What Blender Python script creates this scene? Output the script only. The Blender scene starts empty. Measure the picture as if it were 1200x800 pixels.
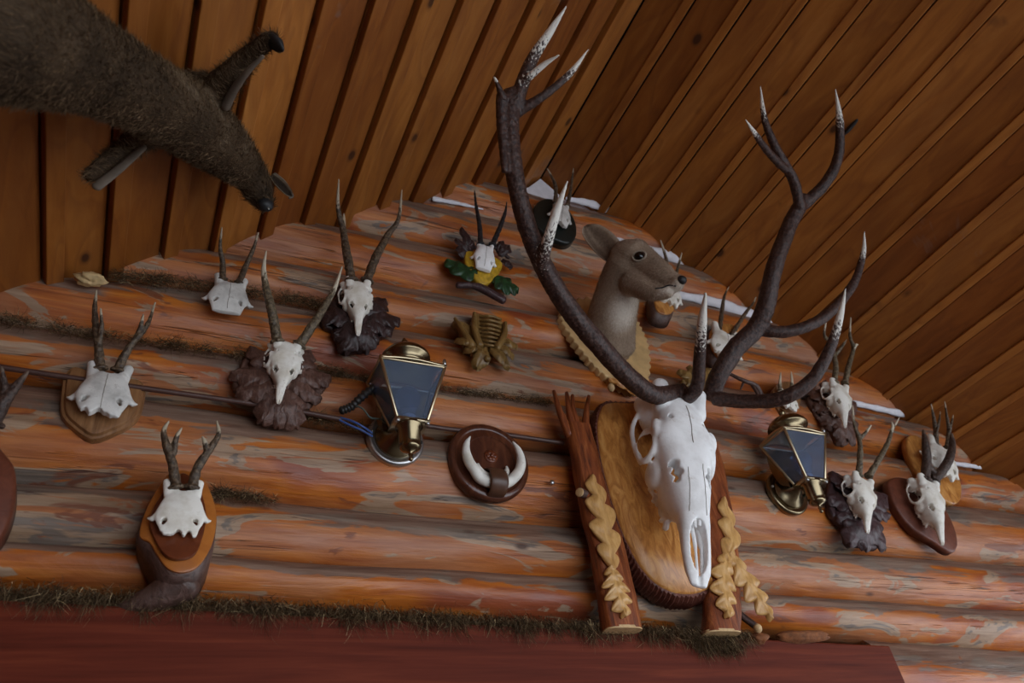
import bpy, math, random
import numpy as np
from mathutils import Vector, Matrix
from mathutils.bvhtree import BVHTree
random.seed(7); RNG = np.random.default_rng(7)
C = bpy.context.scene.collection

# ------------------------------------------------------------------ survey of the place
# Camera solved from the logs' and the roof boards' vanishing points.  World: x right along the
# log wall, y into the wall (front crest of the logs = 0), z up, camera 1.5 m above the floor.
FPX = 915.42
R = np.array([[0.90496227, 0.15944573, 0.39448745],
              [-0.40593473, 0.60138478, 0.68815212],
              [-0.12751583, -0.78288786, 0.6089551]])
D0, H0 = 1.6, 1.5
CAM = np.array([0, -D0, H0])
def W(u, v, d=0.0):
    """point of the place surveyed at photo position (u, v), standing d metres out from the log wall"""
    r = R @ np.array([u - 600.0, v - 400.0, FPX])
    q = r / r[1] * (D0 - d)
    return np.array([q[0], -d, q[2] + H0])
def ray(u, v):
    r = R @ np.array([u - 600.0, v - 400.0, FPX]); return Vector(r).normalized()
RX, RZ, RS = 1.204, 2.346 + H0, 0.665          # ridge and pitch
def roofz(x): return RZ - RS * abs(x - RX)

# ------------------------------------------------------------------ mesh helpers
def make_mesh(name, V, F, smooth=True, attrs=None, autosmooth=None):
    me = bpy.data.meshes.new(name)
    me.from_pydata([tuple(map(float, v)) for v in V], [], [tuple(map(int, f)) for f in F])
    me.validate()
    if smooth: me.polygons.foreach_set('use_smooth', [True] * len(me.polygons))
    if attrs:
        for k, a in attrs.items():
            if len(a) == len(me.vertices):
                at = me.attributes.new(k, 'FLOAT', 'POINT'); at.data.foreach_set('value', np.asarray(a, dtype=np.float32))
    me.update()
    return me
def join(*parts):
    V, F, n = [], [], 0
    for v, f in parts:
        v = np.asarray(v, float); V.append(v); F += [tuple(i + n for i in q) for q in f]; n += len(v)
    return np.vstack(V), F
def obj(name, m, mat, parent=None, smooth=True, attrs=None, label=None, bevel=0, angle=None):
    if isinstance(m, tuple):
        V, F = m; V = np.asarray(V, float)
        if parent is not None: V = V - np.array(parent.matrix_world.translation if parent.parent is None else ROOT(parent).location)
        me = make_mesh(name, V, F, smooth, attrs)
    else: me = m
    if me.materials: me.materials.clear()
    if isinstance(mat, (list, tuple)):
        for q in mat: me.materials.append(q)
    else: me.materials.append(mat)
    o = bpy.data.objects.new(name, me); C.objects.link(o)
    if parent is not None: o.parent = parent
    if label: o['label'] = label
    if bevel:
        b = o.modifiers.new('bevel', 'BEVEL'); b.width = bevel; b.segments = 2; b.limit_method = 'ANGLE'; b.angle_limit = 0.6
    if angle:
        s = o.modifiers.new('es', 'EDGE_SPLIT'); s.split_angle = angle
    return o
def ROOT(o):
    while o.parent is not None: o = o.parent
    return o
def thing(name, label, cat, loc, group=None):
    o = bpy.data.objects.new(name, None); C.objects.link(o); o.location = Vector(loc)
    o.empty_display_size = 0.05
    o['label'] = label; o['category'] = cat
    if group: o['group'] = group
    bpy.context.view_layer.update()
    return o
def struct(name, m, mat, **k):
    o = obj(name, m, mat, **k); o['kind'] = 'structure'; return o

def catmull(P, n=8, closed=False):
    P = np.asarray(P, float); N = len(P); out = []
    if N < 3 and not closed:
        return np.array([P[0] + (P[-1] - P[0]) * t for t in np.linspace(0, 1, n + 1)])
    rng = range(N if closed else N - 1)
    for i in rng:
        if closed: a, b, c, d = P[(i-1) % N], P[i], P[(i+1) % N], P[(i+2) % N]
        else:
            b, c = P[i], P[i+1]; a = P[i-1] if i > 0 else 2*b - c; d = P[i+2] if i + 2 < N else 2*c - b
        for k in range(n):
            t = k / n
            out.append(0.5*((2*b) + (c-a)*t + (2*a-5*b+4*c-d)*t*t + (3*b-a-3*c+d)*t**3))
    if not closed: out.append(P[-1])
    return np.array(out)
def tube(P, r, seg=10, cap=True, flat=None, flatdir=None):
    """swept tube with rounded ends; flat scales the section along flatdir"""
    P = np.asarray(P, float); n = len(P); r = np.broadcast_to(np.asarray(r, float), (n,)).copy()
    T = np.gradient(P, axis=0); T /= np.linalg.norm(T, axis=1)[:, None] + 1e-12
    if cap:
        P = np.vstack([P[:1] - T[:1]*r[0]*0.6, P[:1] - T[:1]*r[0]*0.35, P, P[-1:] + T[-1:]*r[-1]*0.35, P[-1:] + T[-1:]*r[-1]*0.6])
        r = np.r_[r[0]*0.3, r[0]*0.8, r, r[-1]*0.8, r[-1]*0.3]; T = np.vstack([T[:1], T[:1], T, T[-1:], T[-1:]]); n += 4
    u = np.cross(T[0], [0, 0, 1]);
    if np.linalg.norm(u) < 0.1: u = np.cross(T[0], [1, 0, 0])
    V = []
    for i in range(n):
        if flatdir is not None: u = np.cross(T[i], flatdir)
        u = u - T[i]*np.dot(u, T[i]); u /= np.linalg.norm(u) + 1e-12
        w = np.cross(T[i], u)
        for k in range(seg):
            a = 2*math.pi*k/seg
            V.append(P[i] + u*math.cos(a)*r[i] + w*math.sin(a)*r[i]*(flat if flat else 1))
    F = [(i*seg+k, i*seg+(k+1) % seg, (i+1)*seg+(k+1) % seg, (i+1)*seg+k) for i in range(n-1) for k in range(seg)]
    F.append(tuple(range(seg))[::-1]); F.append(tuple((n-1)*seg+k for k in range(seg)))
    return np.array(V), F
def ball(c, r, M=None, seg=16, rings=10):
    r = np.broadcast_to(np.asarray(r, float), (3,)); V = [(0, 0, 1)]
    for i in range(1, rings):
        t = math.pi*i/rings
        for k in range(seg): V.append((math.sin(t)*math.cos(2*math.pi*k/seg), math.sin(t)*math.sin(2*math.pi*k/seg), math.cos(t)))
    V.append((0, 0, -1)); F = []
    for k in range(seg): F.append((0, 1+k, 1+(k+1) % seg))
    for i in range(rings-2):
        for k in range(seg):
            a = 1+i*seg+k; b = 1+i*seg+(k+1) % seg; F.append((a, a+seg, b+seg, b))
    L = len(V)-1; s = 1+(rings-2)*seg
    for k in range(seg): F.append((s+k, L, s+(k+1) % seg))
    V = np.array(V)*r
    if M is not None: V = V @ np.asarray(M).T
    return V + np.asarray(c, float), F
def box(c, s, M=None):
    V = np.array([(x, y, z) for x in (-1, 1) for y in (-1, 1) for z in (-1, 1)], float)*np.asarray(s)/2
    if M is not None: V = V @ np.asarray(M).T
    return V + np.asarray(c, float), [(0,1,3,2),(4,6,7,5),(0,4,5,1),(2,3,7,6),(0,2,6,4),(1,5,7,3)]
def lathe(prof, c, ax=(0, 0, 1), seg=32):
    """prof: (radius, height) pairs turned about axis ax through c"""
    ax = np.asarray(ax, float)/np.linalg.norm(ax)
    u = np.cross(ax, [0, 1, 0] if abs(ax[1]) < 0.9 else [1, 0, 0]); u /= np.linalg.norm(u); w = np.cross(ax, u)
    V = [np.asarray(c)+ax*h+(u*math.cos(2*math.pi*k/seg)+w*math.sin(2*math.pi*k/seg))*max(r, 1e-4) for r, h in prof for k in range(seg)]
    n = len(prof)
    F = [(i*seg+k, i*seg+(k+1) % seg, (i+1)*seg+(k+1) % seg, (i+1)*seg+k) for i in range(n-1) for k in range(seg)]
    F.append(tuple(range(seg))[::-1]); F.append(tuple((n-1)*seg+k for k in range(seg)))
    return np.array(V), F
def loft(rings):
    n = len(rings[0]); V = np.vstack(rings); m = len(rings)
    F = [(i*n+k, i*n+(k+1) % n, (i+1)*n+(k+1) % n, (i+1)*n+k) for i in range(m-1) for k in range(n)]
    F.append(tuple(range(n))[::-1]); F.append(tuple((m-1)*n+k for k in range(n)))
    return V, F
def inset2(P, d):
    """offset a closed outline (x, z) inwards"""
    P = np.asarray(P); a = 0.5*np.sum(P[:, 0]*np.roll(P[:, 1], -1)-np.roll(P[:, 0], -1)*P[:, 1])
    t = np.roll(P, -1, 0)-np.roll(P, 1, 0); t /= np.linalg.norm(t, axis=1)[:, None]+1e-9
    n = np.c_[-t[:, 1], t[:, 0]]*(1 if a > 0 else -1)
    return P + n*d
def outline(px, d, smooth=6):
    w = np.array([W(u, v, d) for u, v in px]); P = w[:, [0, 2]]
    return catmull(P, smooth, True) if smooth else P
def ring(P, d): return np.c_[P[:, 0], np.full(len(P), -d) if np.isscalar(d) else -np.asarray(d), P[:, 1]]
def slab(P, dback, dfront, bev=0.004):
    """solid with outline P, between two distances from the wall, front edge rounded"""
    return loft([ring(P, dback), ring(P, dfront-bev), ring(inset2(P, bev*0.35), dfront-bev*0.35), ring(inset2(P, bev), dfront)])

def mesh_obj_tmp(m):
    me = make_mesh('tmp', m[0], m[1]); o = bpy.data.objects.new('tmp', me); C.objects.link(o); return o
def evaluate(o):
    dg = bpy.context.evaluated_depsgraph_get(); dg.update()
    me = bpy.data.meshes.new_from_object(o.evaluated_get(dg))
    V = np.empty(len(me.vertices)*3); me.vertices.foreach_get('co', V); V = V.reshape(-1, 3)
    F = [tuple(p.vertices) for p in me.polygons]
    bpy.data.meshes.remove(me); return V, F
def kill(o):
    me = o.data; bpy.data.objects.remove(o); bpy.data.meshes.remove(me)
def remesh(m, voxel, smooth=3, cut=None):
    o = mesh_obj_tmp(m); r = o.modifiers.new('r', 'REMESH'); r.mode = 'VOXEL'; r.voxel_size = voxel
    if smooth: s = o.modifiers.new('s', 'SMOOTH'); s.iterations = smooth; s.factor = 0.5
    c = None
    if cut is not None:
        V, F = remesh(cut, voxel, 1); c = mesh_obj_tmp((V, F)); c.hide_render = True
        b = o.modifiers.new('b', 'BOOLEAN'); b.operation = 'DIFFERENCE'; b.object = c; b.solver = 'EXACT'
        r2 = o.modifiers.new('r2', 'REMESH'); r2.mode = 'VOXEL'; r2.voxel_size = voxel
        s = o.modifiers.new('s2', 'SMOOTH'); s.iterations = 2; s.factor = 0.5
    out = evaluate(o); kill(o)
    if c: kill(c)
    return out
def vnoise(P, scale, seed=0):
    """cheap smooth pseudo-noise for displacement, about -1..1"""
    g = np.random.default_rng(seed); out = np.zeros(len(P))
    for k in range(7):
        a = g.normal(size=3)*scale; out += np.sin(P @ a + g.uniform(0, 6.28))
    return out/4
def strips(root, dirs, length, width, seg=3, curl=0.3, grav=0.0, seed=1, per=None):
    """many thin curved blades as one mesh"""
    g = np.random.default_rng(seed); N = len(root); dirs = dirs/np.linalg.norm(dirs, axis=1)[:, None]
    length = np.broadcast_to(length, (N,)); side = np.cross(dirs, g.normal(size=(N, 3))); side /= np.linalg.norm(side, axis=1)[:, None]+1e-9
    bend = g.normal(size=(N, 3))*curl; p = root.copy(); d = dirs.copy(); V = np.empty((N, (seg+1)*2, 3))
    for k in range(seg+1):
        w = width*(1-0.75*k/seg)
        V[:, 2*k] = p-side*w/2; V[:, 2*k+1] = p+side*w/2
        d = d+bend/seg; d[:, 2] -= grav/seg; d /= np.linalg.norm(d, axis=1)[:, None]; p = p+d*(length/seg)[:, None]
    base = (np.arange(N)*(seg+1)*2)[:, None, None]
    q = np.array([[2*k, 2*k+1, 2*k+3, 2*k+2] for k in range(seg)])[None]
    F = (base+q).reshape(-1, 4); V = V.reshape(-1, 3)
    me = bpy.data.meshes.new('strands'); me.vertices.add(len(V)); me.vertices.foreach_set('co', V.ravel())
    me.loops.add(len(F)*4); me.loops.foreach_set('vertex_index', F.ravel().astype(np.int32))
    me.polygons.add(len(F)); me.polygons.foreach_set('loop_start', np.arange(len(F), dtype=np.int32)*4)
    me.update(calc_edges=True)
    at = me.attributes.new('rnd', 'FLOAT', 'POINT')
    rv = per if per is not None else g.random(N)
    at.data.foreach_set('value', np.repeat(rv, (seg+1)*2).astype(np.float32))
    return me

# ------------------------------------------------------------------ materials
class NT:
    def __init__(s, name, rough=0.5, metal=0.0, spec=0.5):
        s.m = bpy.data.materials.new(name); s.m.use_nodes = True; s.t = s.m.node_tree; s.b = s.t.nodes['Principled BSDF']
        s.b.inputs['Roughness'].default_value = rough; s.b.inputs['Metallic'].default_value = metal
        s.b.inputs['Specular IOR Level'].default_value = spec
        s.co = s.n('ShaderNodeTexCoord').outputs['Object']
    def n(s, k, **p):
        x = s.t.nodes.new(k)
        for a, b in p.items(): setattr(x, a, b)
        return x
    def l(s, a, b): s.t.links.new(a, b)
    def mapping(s, scale, loc=None, src=None, rot=None):
        m = s.n('ShaderNodeMapping'); m.inputs['Scale'].default_value = scale; s.l(src or s.co, m.inputs['Vector'])
        if rot: m.inputs['Rotation'].default_value = rot
        if loc is not None: s.l(loc, m.inputs['Location'])
        return m.outputs[0]
    def noise(s, vec, scale, detail=4, rough=0.55, dist=0.0):
        x = s.n('ShaderNodeTexNoise'); s.l(vec, x.inputs['Vector'])
        x.inputs['Scale'].default_value = scale; x.inputs['Detail'].default_value = detail
        x.inputs['Roughness'].default_value = rough; x.inputs['Distortion'].default_value = dist
        return x.outputs['Fac']
    def voro(s, vec, scale, feature='F1'):
        x = s.n('ShaderNodeTexVoronoi', feature=feature); s.l(vec, x.inputs['Vector']); x.inputs['Scale'].default_value = scale
        return x.outputs['Distance']
    def ramp(s, fac, stops, interp='LINEAR'):
        x = s.n('ShaderNodeValToRGB'); cr = x.color_ramp; cr.interpolation = interp
        while len(cr.elements) > 1: cr.elements.remove(cr.elements[-1])
        for i, (p, c) in enumerate(stops):
            e = cr.elements[0] if i == 0 else cr.elements.new(p)
            e.position = p; c = (c, c, c) if isinstance(c, (int, float)) else c; e.color = (*c, 1)
        s.l(fac, x.inputs[0]); return x.outputs[0]
    def mix(s, f, a, b, mode='MIX'):
        x = s.n('ShaderNodeMix', data_type='RGBA', blend_type=mode)
        if hasattr(f, 'links'): s.l(f, x.inputs[0])
        else: x.inputs[0].default_value = f
        for v, i in ((a, 6), (b, 7)):
            if hasattr(v, 'links'): s.l(v, x.inputs[i])
            else: x.inputs[i].default_value = (*v, 1)
        return x.outputs[2]
    def math(s, op, a, b=None):
        x = s.n('ShaderNodeMath', operation=op)
        for v, i in ((a, 0), (b, 1)):
            if v is None: continue
            if hasattr(v, 'links'): s.l(v, x.inputs[i])
            else: x.inputs[i].default_value = v
        return x.outputs[0]
    def attr(s, name):
        x = s.n('ShaderNodeAttribute', attribute_name=name); return x.outputs['Fac']
    def bump(s, h, strength=0.5, dist=0.01):
        x = s.n('ShaderNodeBump'); x.inputs['Strength'].default_value = strength; x.inputs['Distance'].default_value = dist
        s.l(h, x.inputs['Height']); s.l(x.outputs[0], s.b.inputs['Normal'])
    def out(s, col, rough=None):
        if hasattr(col, 'links'): s.l(col, s.b.inputs['Base Color'])
        else: s.b.inputs['Base Color'].default_value = (*col, 1)
        if rough is not None: s.l(rough, s.b.inputs['Roughness'])
        return s.m
def plain(name, col, rough=0.5, metal=0.0, nscale=30, var=0.25, bump=0.2):
    t = NT(name, rough, metal); f = t.noise(t.co, nscale, 5)
    c2 = tuple(min(1, x*(1+var)) for x in col); c1 = tuple(x*(1-var) for x in col)
    c = t.ramp(f, [(0.3, c1), (0.7, c2)])
    if bump: t.bump(f, bump, 0.004)
    return t.out(c)

def mat_log():
    t = NT('peeled log wood', 0.42, spec=0.45)
    oi = t.n('ShaderNodeObjectInfo').outputs['Random']
    off = t.n('ShaderNodeCombineXYZ'); t.l(t.math('MULTIPLY', oi, 37.0), off.inputs[0]); t.l(t.math('MULTIPLY', oi, 19.0), off.inputs[2])
    off = off.outputs[0]
    patch = t.noise(t.mapping((1.3, 4.2, 5.2), off), 2.4, 5, 0.55, 0.9)         # knife-peeled patches, long along the log
    fine = t.noise(t.mapping((1.3, 16, 16), off), 3.0, 5, 0.6, 0.5)
    grain = t.noise(t.mapping((2.5, 90, 90), off), 3.0, 3, 0.6)
    big = t.noise(t.mapping((1.2, 2.5, 2.5), off), 1.8, 2)
    oran = t.ramp(fine, [(0.3, (0.27, 0.058, 0.008)), (0.5, (0.44, 0.116, 0.013)), (0.7, (0.57, 0.185, 0.027))])
    pink = t.ramp(fine, [(0.3, (0.30, 0.092, 0.034)), (0.7, (0.50, 0.205, 0.085))])
    red = t.ramp(fine, [(0.3, (0.20, 0.040, 0.014)), (0.7, (0.36, 0.085, 0.03))])
    base = t.mix(t.ramp(big, [(0.46, 0.0), (0.60, 1.0)]), oran, pink)
    base = t.mix(t.ramp(big, [(0.36, 1.0), (0.43, 0.0)]), base, red)
    tan = t.ramp(fine, [(0.3, (0.25, 0.155, 0.090)), (0.7, (0.46, 0.33, 0.225))])
    grey = t.ramp(fine, [(0.3, (0.085, 0.062, 0.050)), (0.7, (0.25, 0.20, 0.165))])
    c = t.mix(t.ramp(patch, [(0.555, 0.0), (0.575, 0.9)]), base, tan)
    c = t.mix(t.ramp(patch, [(0.62, 0.0), (0.64, 0.9)]), c, grey)
    c = t.mix(t.ramp(patch, [(0.68, 0.0), (0.70, 0.9)]), c, base)
    p2 = t.noise(t.mapping((1.4, 5.0, 6.0), off), 2.3, 4, 0.6, 1.0)
    c = t.mix(t.ramp(p2, [(0.34, 0.85), (0.37, 0.0)]), c, (0.19, 0.055, 0.024))
    c = t.mix(t.ramp(p2, [(0.655, 0.0), (0.68, 0.8)]), c, tan)
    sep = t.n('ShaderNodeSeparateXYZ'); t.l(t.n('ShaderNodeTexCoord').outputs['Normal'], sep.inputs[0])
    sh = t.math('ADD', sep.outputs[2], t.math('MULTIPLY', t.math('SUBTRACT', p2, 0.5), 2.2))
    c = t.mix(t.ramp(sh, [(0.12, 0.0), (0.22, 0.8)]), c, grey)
    crack = t.noise(t.mapping((0.55, 22, 22), off), 2.2, 3, 0.5, 0.35)
    line = t.ramp(crack, [(0.488, 0.0), (0.4985, 1.0), (0.502, 1.0), (0.512, 0.0)])
    gate = t.ramp(t.noise(t.mapping((0.9, 9, 9), off), 2.0, 1), [(0.5, 0.0), (0.58, 0.85)])
    line = t.math('MULTIPLY', line, gate)
    c = t.mix(line, c, (0.05, 0.018, 0.01))
    c = t.mix(t.ramp(grain, [(0.3, 0.25), (0.5, 0.0)]), c, (0.12, 0.045, 0.02))
    kn = t.voro(t.mapping((3.0, 7.0, 7.0), off), 1.15)
    c = t.mix(t.ramp(kn, [(0.035, 0.9), (0.085, 0.0)]), c, (0.06, 0.022, 0.012))
    h = t.math('SUBTRACT', t.math('ADD', t.math('MULTIPLY', patch, 1.5), t.math('MULTIPLY', fine, 0.6)), t.math('MULTIPLY', line, 0.8))
    t.bump(h, 0.5, 0.008)
    return t.out(c, t.ramp(patch, [(0.4, 0.36), (0.7, 0.62)]))
def mat_boards():
    t = NT('stained roof board', 0.5, spec=0.4)
    rn = t.attr('rnd'); off = t.n('ShaderNodeCombineXYZ'); t.l(t.math('MULTIPLY', rn, 31.0), off.inputs[0]); t.l(t.math('MULTIPLY', rn, 47.0), off.inputs[1]); off = off.outputs[0]
    fine = t.noise(t.mapping((8, 1.3, 8), off), 3.0, 5, 0.6, 0.8)
    ring = t.noise(t.mapping((4, 0.9, 4), off), 1.6, 2, 0.5, 1.2)
    c = t.ramp(fine, [(0.2, (0.24, 0.076, 0.012)), (0.5, (0.37, 0.130, 0.022)), (0.8, (0.47, 0.190, 0.042))])
    dark = t.ramp(ring, [(0.4, 0.0), (0.49, 0.35), (0.52, 0.05), (0.66, 0.35)])
    c = t.mix(dark, c, (0.16, 0.045, 0.012))
    tint = t.ramp(rn, [(0.0, (0.72, 0.60, 0.5)), (0.3, (0.85, 0.78, 0.7)), (0.6, (1.0, 1.0, 1.0)), (1.0, (1.25, 1.28, 1.35))])
    c = t.mix(1.0, c, tint, 'MULTIPLY')
    kv = t.mapping((1.0, 0.62, 1.0), off); kn = t.voro(kv, 6.5)
    c = t.mix(t.ramp(kn, [(0.06, 0.9), (0.085, 0.35), (0.125, 0.0)]), c, (0.045, 0.014, 0.006))
    st = t.noise(t.co, 2.3, 5, 0.7, 0.5); c = t.mix(t.ramp(st, [(0.66, 0.0), (0.72, 0.4)]), c, (0.25, 0.21, 0.18))
    c = t.mix(t.ramp(st, [(0.26, 0.5), (0.34, 0.0)]), c, (0.05, 0.02, 0.01))
    t.bump(fine, 0.25, 0.003)
    return t.out(c)
def mat_bone(name='weathered bone', a=(0.62, 0.56, 0.46), b=(0.86, 0.83, 0.76), dirt=(0.30, 0.22, 0.13)):
    t = NT(name, 0.55, spec=0.35); f = t.noise(t.co, 22, 5, 0.6); g = t.noise(t.co, 130, 3)
    c = t.ramp(f, [(0.3, a), (0.55, b)]); c = t.mix(t.ramp(t.noise(t.co, 45, 6, 0.7), [(0.60, 0.0), (0.72, 0.55)]), c, dirt)
    t.bump(t.math('ADD', f, t.math('MULTIPLY', g, 0.5)), 0.35, 0.003); return t.out(c)
def mat_antler(name, dark, mid, tip, speck=0.5):
    t = NT(name, 0.48, spec=0.4); at = t.attr('tip')
    n1 = t.noise(t.co, 130, 4, 0.65); n2 = t.noise(t.mapping((1, 1, 0.35)), 190, 3, 0.6)
    c = t.ramp(n1, [(0.42, dark), (0.66, mid)])
    f = t.math('ADD', at, t.math('MULTIPLY', t.math('SUBTRACT', n2, 0.5), speck*2.2))
    f = t.ramp(f, [(0.5, 0.0), (0.62, 0.95)])
    c = t.mix(f, c, tip)
    t.bump(t.math('ADD', n1, n2), 0.6, 0.003); return t.out(c)
def mat_grain(name, c1, c2, c3, scale=(22, 22, 3), rough=0.4, k=3.0, dist=0.8, bump=0.3):
    t = NT(name, rough, spec=0.5); f = t.noise(t.mapping(scale), k, 5, 0.6, dist)
    t.bump(f, bump, 0.004); return t.out(t.ramp(f, [(0.28, c1), (0.5, c2), (0.72, c3)]))
def mat_strand(name, stops, rough=0.7):
    t = NT(name, rough, spec=0.2); return t.out(t.ramp(t.attr('rnd'), stops))
def mat_glass():
    t = NT('lantern glass', 0.04); t.b.inputs['Transmission Weight'].default_value = 0.86; t.b.inputs['IOR'].default_value = 1.5
    return t.out((0.42, 0.52, 0.72))
M_log, M_board, M_bone = mat_log(), mat_boards(), mat_bone()
M_bone_white = mat_bone('bleached bone', (0.80, 0.79, 0.78), (0.94, 0.94, 0.94), (0.48, 0.42, 0.36))
M_bone_grey = mat_bone('greyed bone', (0.46, 0.44, 0.41), (0.74, 0.72, 0.68), (0.2, 0.16, 0.12))
M_stag = mat_antler('stag antler', (0.024, 0.010, 0.008), (0.090, 0.045, 0.034), (0.78, 0.75, 0.68), 0.45)
M_roe = mat_antler('roe antler', (0.045, 0.028, 0.017), (0.17, 0.115, 0.07), (0.46, 0.38, 0.27), 0.3)
M_roe_pale = mat_antler('pale roe antler', (0.07, 0.05, 0.03), (0.22, 0.165, 0.10), (0.62, 0.55, 0.42), 0.3)
M_black_horn = mat_antler('black horn', (0.006, 0.006, 0.008), (0.035, 0.032, 0.034), (0.06, 0.055, 0.06), 0.2)
M_brown_horn = mat_antler('brown stubby antler', (0.035, 0.02, 0.015), (0.10, 0.06, 0.045), (0.13, 0.085, 0.06), 0.2)
M_beam = mat_grain('red stained beam', (0.075, 0.011, 0.004), (0.115, 0.018, 0.007), (0.165, 0.030, 0.011), (1.2, 14, 30), 0.6, 2.0, 0.5, 0.15)
M_beam.node_tree.nodes['Principled BSDF'].inputs['Specular IOR Level'].default_value = 0.15
M_dark = plain('dark hollow', (0.010, 0.007, 0.005), 0.9)
M_shield = mat_grain('oak shield', (0.13, 0.055, 0.02), (0.23, 0.105, 0.04), (0.31, 0.155, 0.065), (30, 30, 3))
M_honey = mat_grain('honey varnished wood', (0.27, 0.09, 0.018), (0.50, 0.21, 0.05), (0.68, 0.36, 0.11), (14, 14, 5), 0.28, 3.0, 1.6, 0.15)
M_slice = mat_grain('orange varnished sapwood', (0.33, 0.10, 0.018), (0.40, 0.13, 0.024), (0.46, 0.16, 0.032), (10, 10, 10), 0.33)
M_heart = mat_grain('dark heartwood', (0.10, 0.022, 0.008), (0.13, 0.03, 0.01), (0.17, 0.042, 0.014), (10, 10, 10), 0.33)
M_bark = mat_grain('smooth dark bark', (0.035, 0.018, 0.014), (0.085, 0.045, 0.035), (0.15, 0.09, 0.075), (20, 20, 6), 0.45, 3, 1.0, 0.6)
M_barkrim = mat_grain('reddish notched bark', (0.05, 0.014, 0.010), (0.12, 0.035, 0.022), (0.20, 0.075, 0.05), (40, 40, 40), 0.4, 3, 0.5, 0.6)
M_branch = mat_grain('reddish branch wood', (0.065, 0.014, 0.006), (0.21, 0.05, 0.014), (0.37, 0.115, 0.034), (45, 45, 5), 0.35, 2.0, 1.0, 0.6)
M_leafwood = mat_grain('pale carved limewood', (0.42, 0.21, 0.06), (0.58, 0.32, 0.105), (0.68, 0.42, 0.17), (25, 25, 8), 0.4, 3, 0.5, 0.25)
M_endgrain = mat_grain('sawn end grain', (0.45, 0.27, 0.12), (0.58, 0.38, 0.18), (0.66, 0.46, 0.25), (30, 30, 30), 0.6)
M_brownleaf = mat_grain('brown carved leaves', (0.050, 0.022, 0.016), (0.105, 0.05, 0.036), (0.19, 0.105, 0.08), (30, 30, 12), 0.42, 3, 1.5, 0.8)
M_blackleaf = mat_grain('dark brown carved leaves', (0.014, 0.007, 0.007), (0.034, 0.017, 0.016), (0.075, 0.045, 0.045), (30, 30, 12), 0.36, 3, 1.5, 0.7)
M_purpleleaf = mat_grain('dark glossy carved leaves', (0.025, 0.012, 0.014), (0.055, 0.028, 0.03), (0.11, 0.065, 0.07), (30, 30, 12), 0.34, 3, 1.5, 0.7)
M_oval = mat_grain('reddish brown board', (0.09, 0.022, 0.010), (0.13, 0.034, 0.016), (0.18, 0.05, 0.024), (12, 12, 12), 0.45)
M_disc = mat_grain('mahogany disc', (0.045, 0.014, 0.008), (0.085, 0.026, 0.013), (0.14, 0.048, 0.022), (12, 12, 4), 0.25)
M_leather = plain('brown leather', (0.085, 0.035, 0.018), 0.4)
M_ivory = mat_bone('boar ivory', (0.66, 0.62, 0.53), (0.84, 0.82, 0.76), (0.42, 0.33, 0.2))
M_seam = plain('dark bone seam', (0.26, 0.22, 0.18), 0.8)
M_green = plain('green painted leaf', (0.012, 0.045, 0.014), 0.4, 0, 60, 0.6, 0.5)
M_yellow = plain('yellow painted wood', (0.50, 0.30, 0.02), 0.45, 0, 80, 0.35, 0.5)
M_blackboard = plain('black green board', (0.008, 0.012, 0.010), 0.35)
M_ochre = mat_grain('ochre carved wood', (0.10, 0.055, 0.014), (0.22, 0.125, 0.036), (0.36, 0.22, 0.075), (20, 20, 6), 0.36, 3, 0.8, 0.5)
M_serr = plain('pale varnished slice', (0.56, 0.36, 0.16), 0.4, 0, 25, 0.2)
M_brass = plain('aged brass', (0.235, 0.185, 0.11), 0.26, 1.0, 12, 0.18, 0.05)
M_brass_light = plain('worn brass edge', (0.55, 0.46, 0.30), 0.3, 1.0, 12, 0.1, 0)
M_steel = plain('zinc plate', (0.50, 0.50, 0.50), 0.35, 1.0, 12, 0.1, 0)
M_glass = mat_glass()
M_foam = plain('yellowed foam', (0.55, 0.38, 0.18), 0.7, 0, 60, 0.3, 0.8)
M_brownfoam = plain('brown set foam', (0.20, 0.065, 0.018), 0.85, 0, 60, 0.4, 1.0)
M_white = plain('white daylight and socket', (0.80, 0.79, 0.84), 0.6, 0, 40, 0.08, 0.2)  # painted daylight on log tops and sky at the apex; bulb socket too
M_conduit = plain('brown conduit', (0.070, 0.030, 0.022), 0.45)
M_hose = plain('black ribbed hose', (0.025, 0.022, 0.020), 0.4)
M_wire_blue = plain('blue wire', (0.05, 0.10, 0.30), 0.35); M_wire_green = plain('grey green wire', (0.10, 0.14, 0.12), 0.35)
M_nose = plain('black nose', (0.010, 0.010, 0.011), 0.55); M_eye = plain('glass eye', (0.004, 0.003, 0.003), 0.03, 0, 10, 0.1, 0)
M_moss = mat_strand('dry moss', [(0.0, (0.035, 0.021, 0.010)), (0.6, (0.12, 0.074, 0.036)), (0.9, (0.20, 0.13, 0.065)), (1.0, (0.50, 0.37, 0.20))])
M_pelt = mat_strand('brown guard hair', [(0.0, (0.05, 0.028, 0.014)), (0.5, (0.17, 0.105, 0.055)), (1.0, (0.36, 0.26, 0.16))])
M_deerfur = mat_strand('grey brown deer hair', [(0.0, (0.14, 0.095, 0.062)), (0.5, (0.36, 0.265, 0.19)), (1.0, (0.66, 0.58, 0.50))])
def mat_skin(name, lo, mid, hi):
    t = NT(name, 0.8, spec=0.15); f = t.attr('tone'); n = t.noise(t.co, 140, 4)
    f = t.math('ADD', f, t.math('MULTIPLY', t.math('SUBTRACT', n, 0.5), 0.5)); t.bump(n, 0.6, 0.004)
    return t.out(t.ramp(f, [(0.0, lo), (0.5, mid), (1.0, hi)]))
M_deerskin = mat_skin('deer hide', (0.12, 0.08, 0.055), (0.31, 0.225, 0.16), (0.62, 0.55, 0.47))
M_peltskin = mat_skin('pelt hide', (0.02, 0.013, 0.008), (0.08, 0.05, 0.028), (0.26, 0.21, 0.15))

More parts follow.
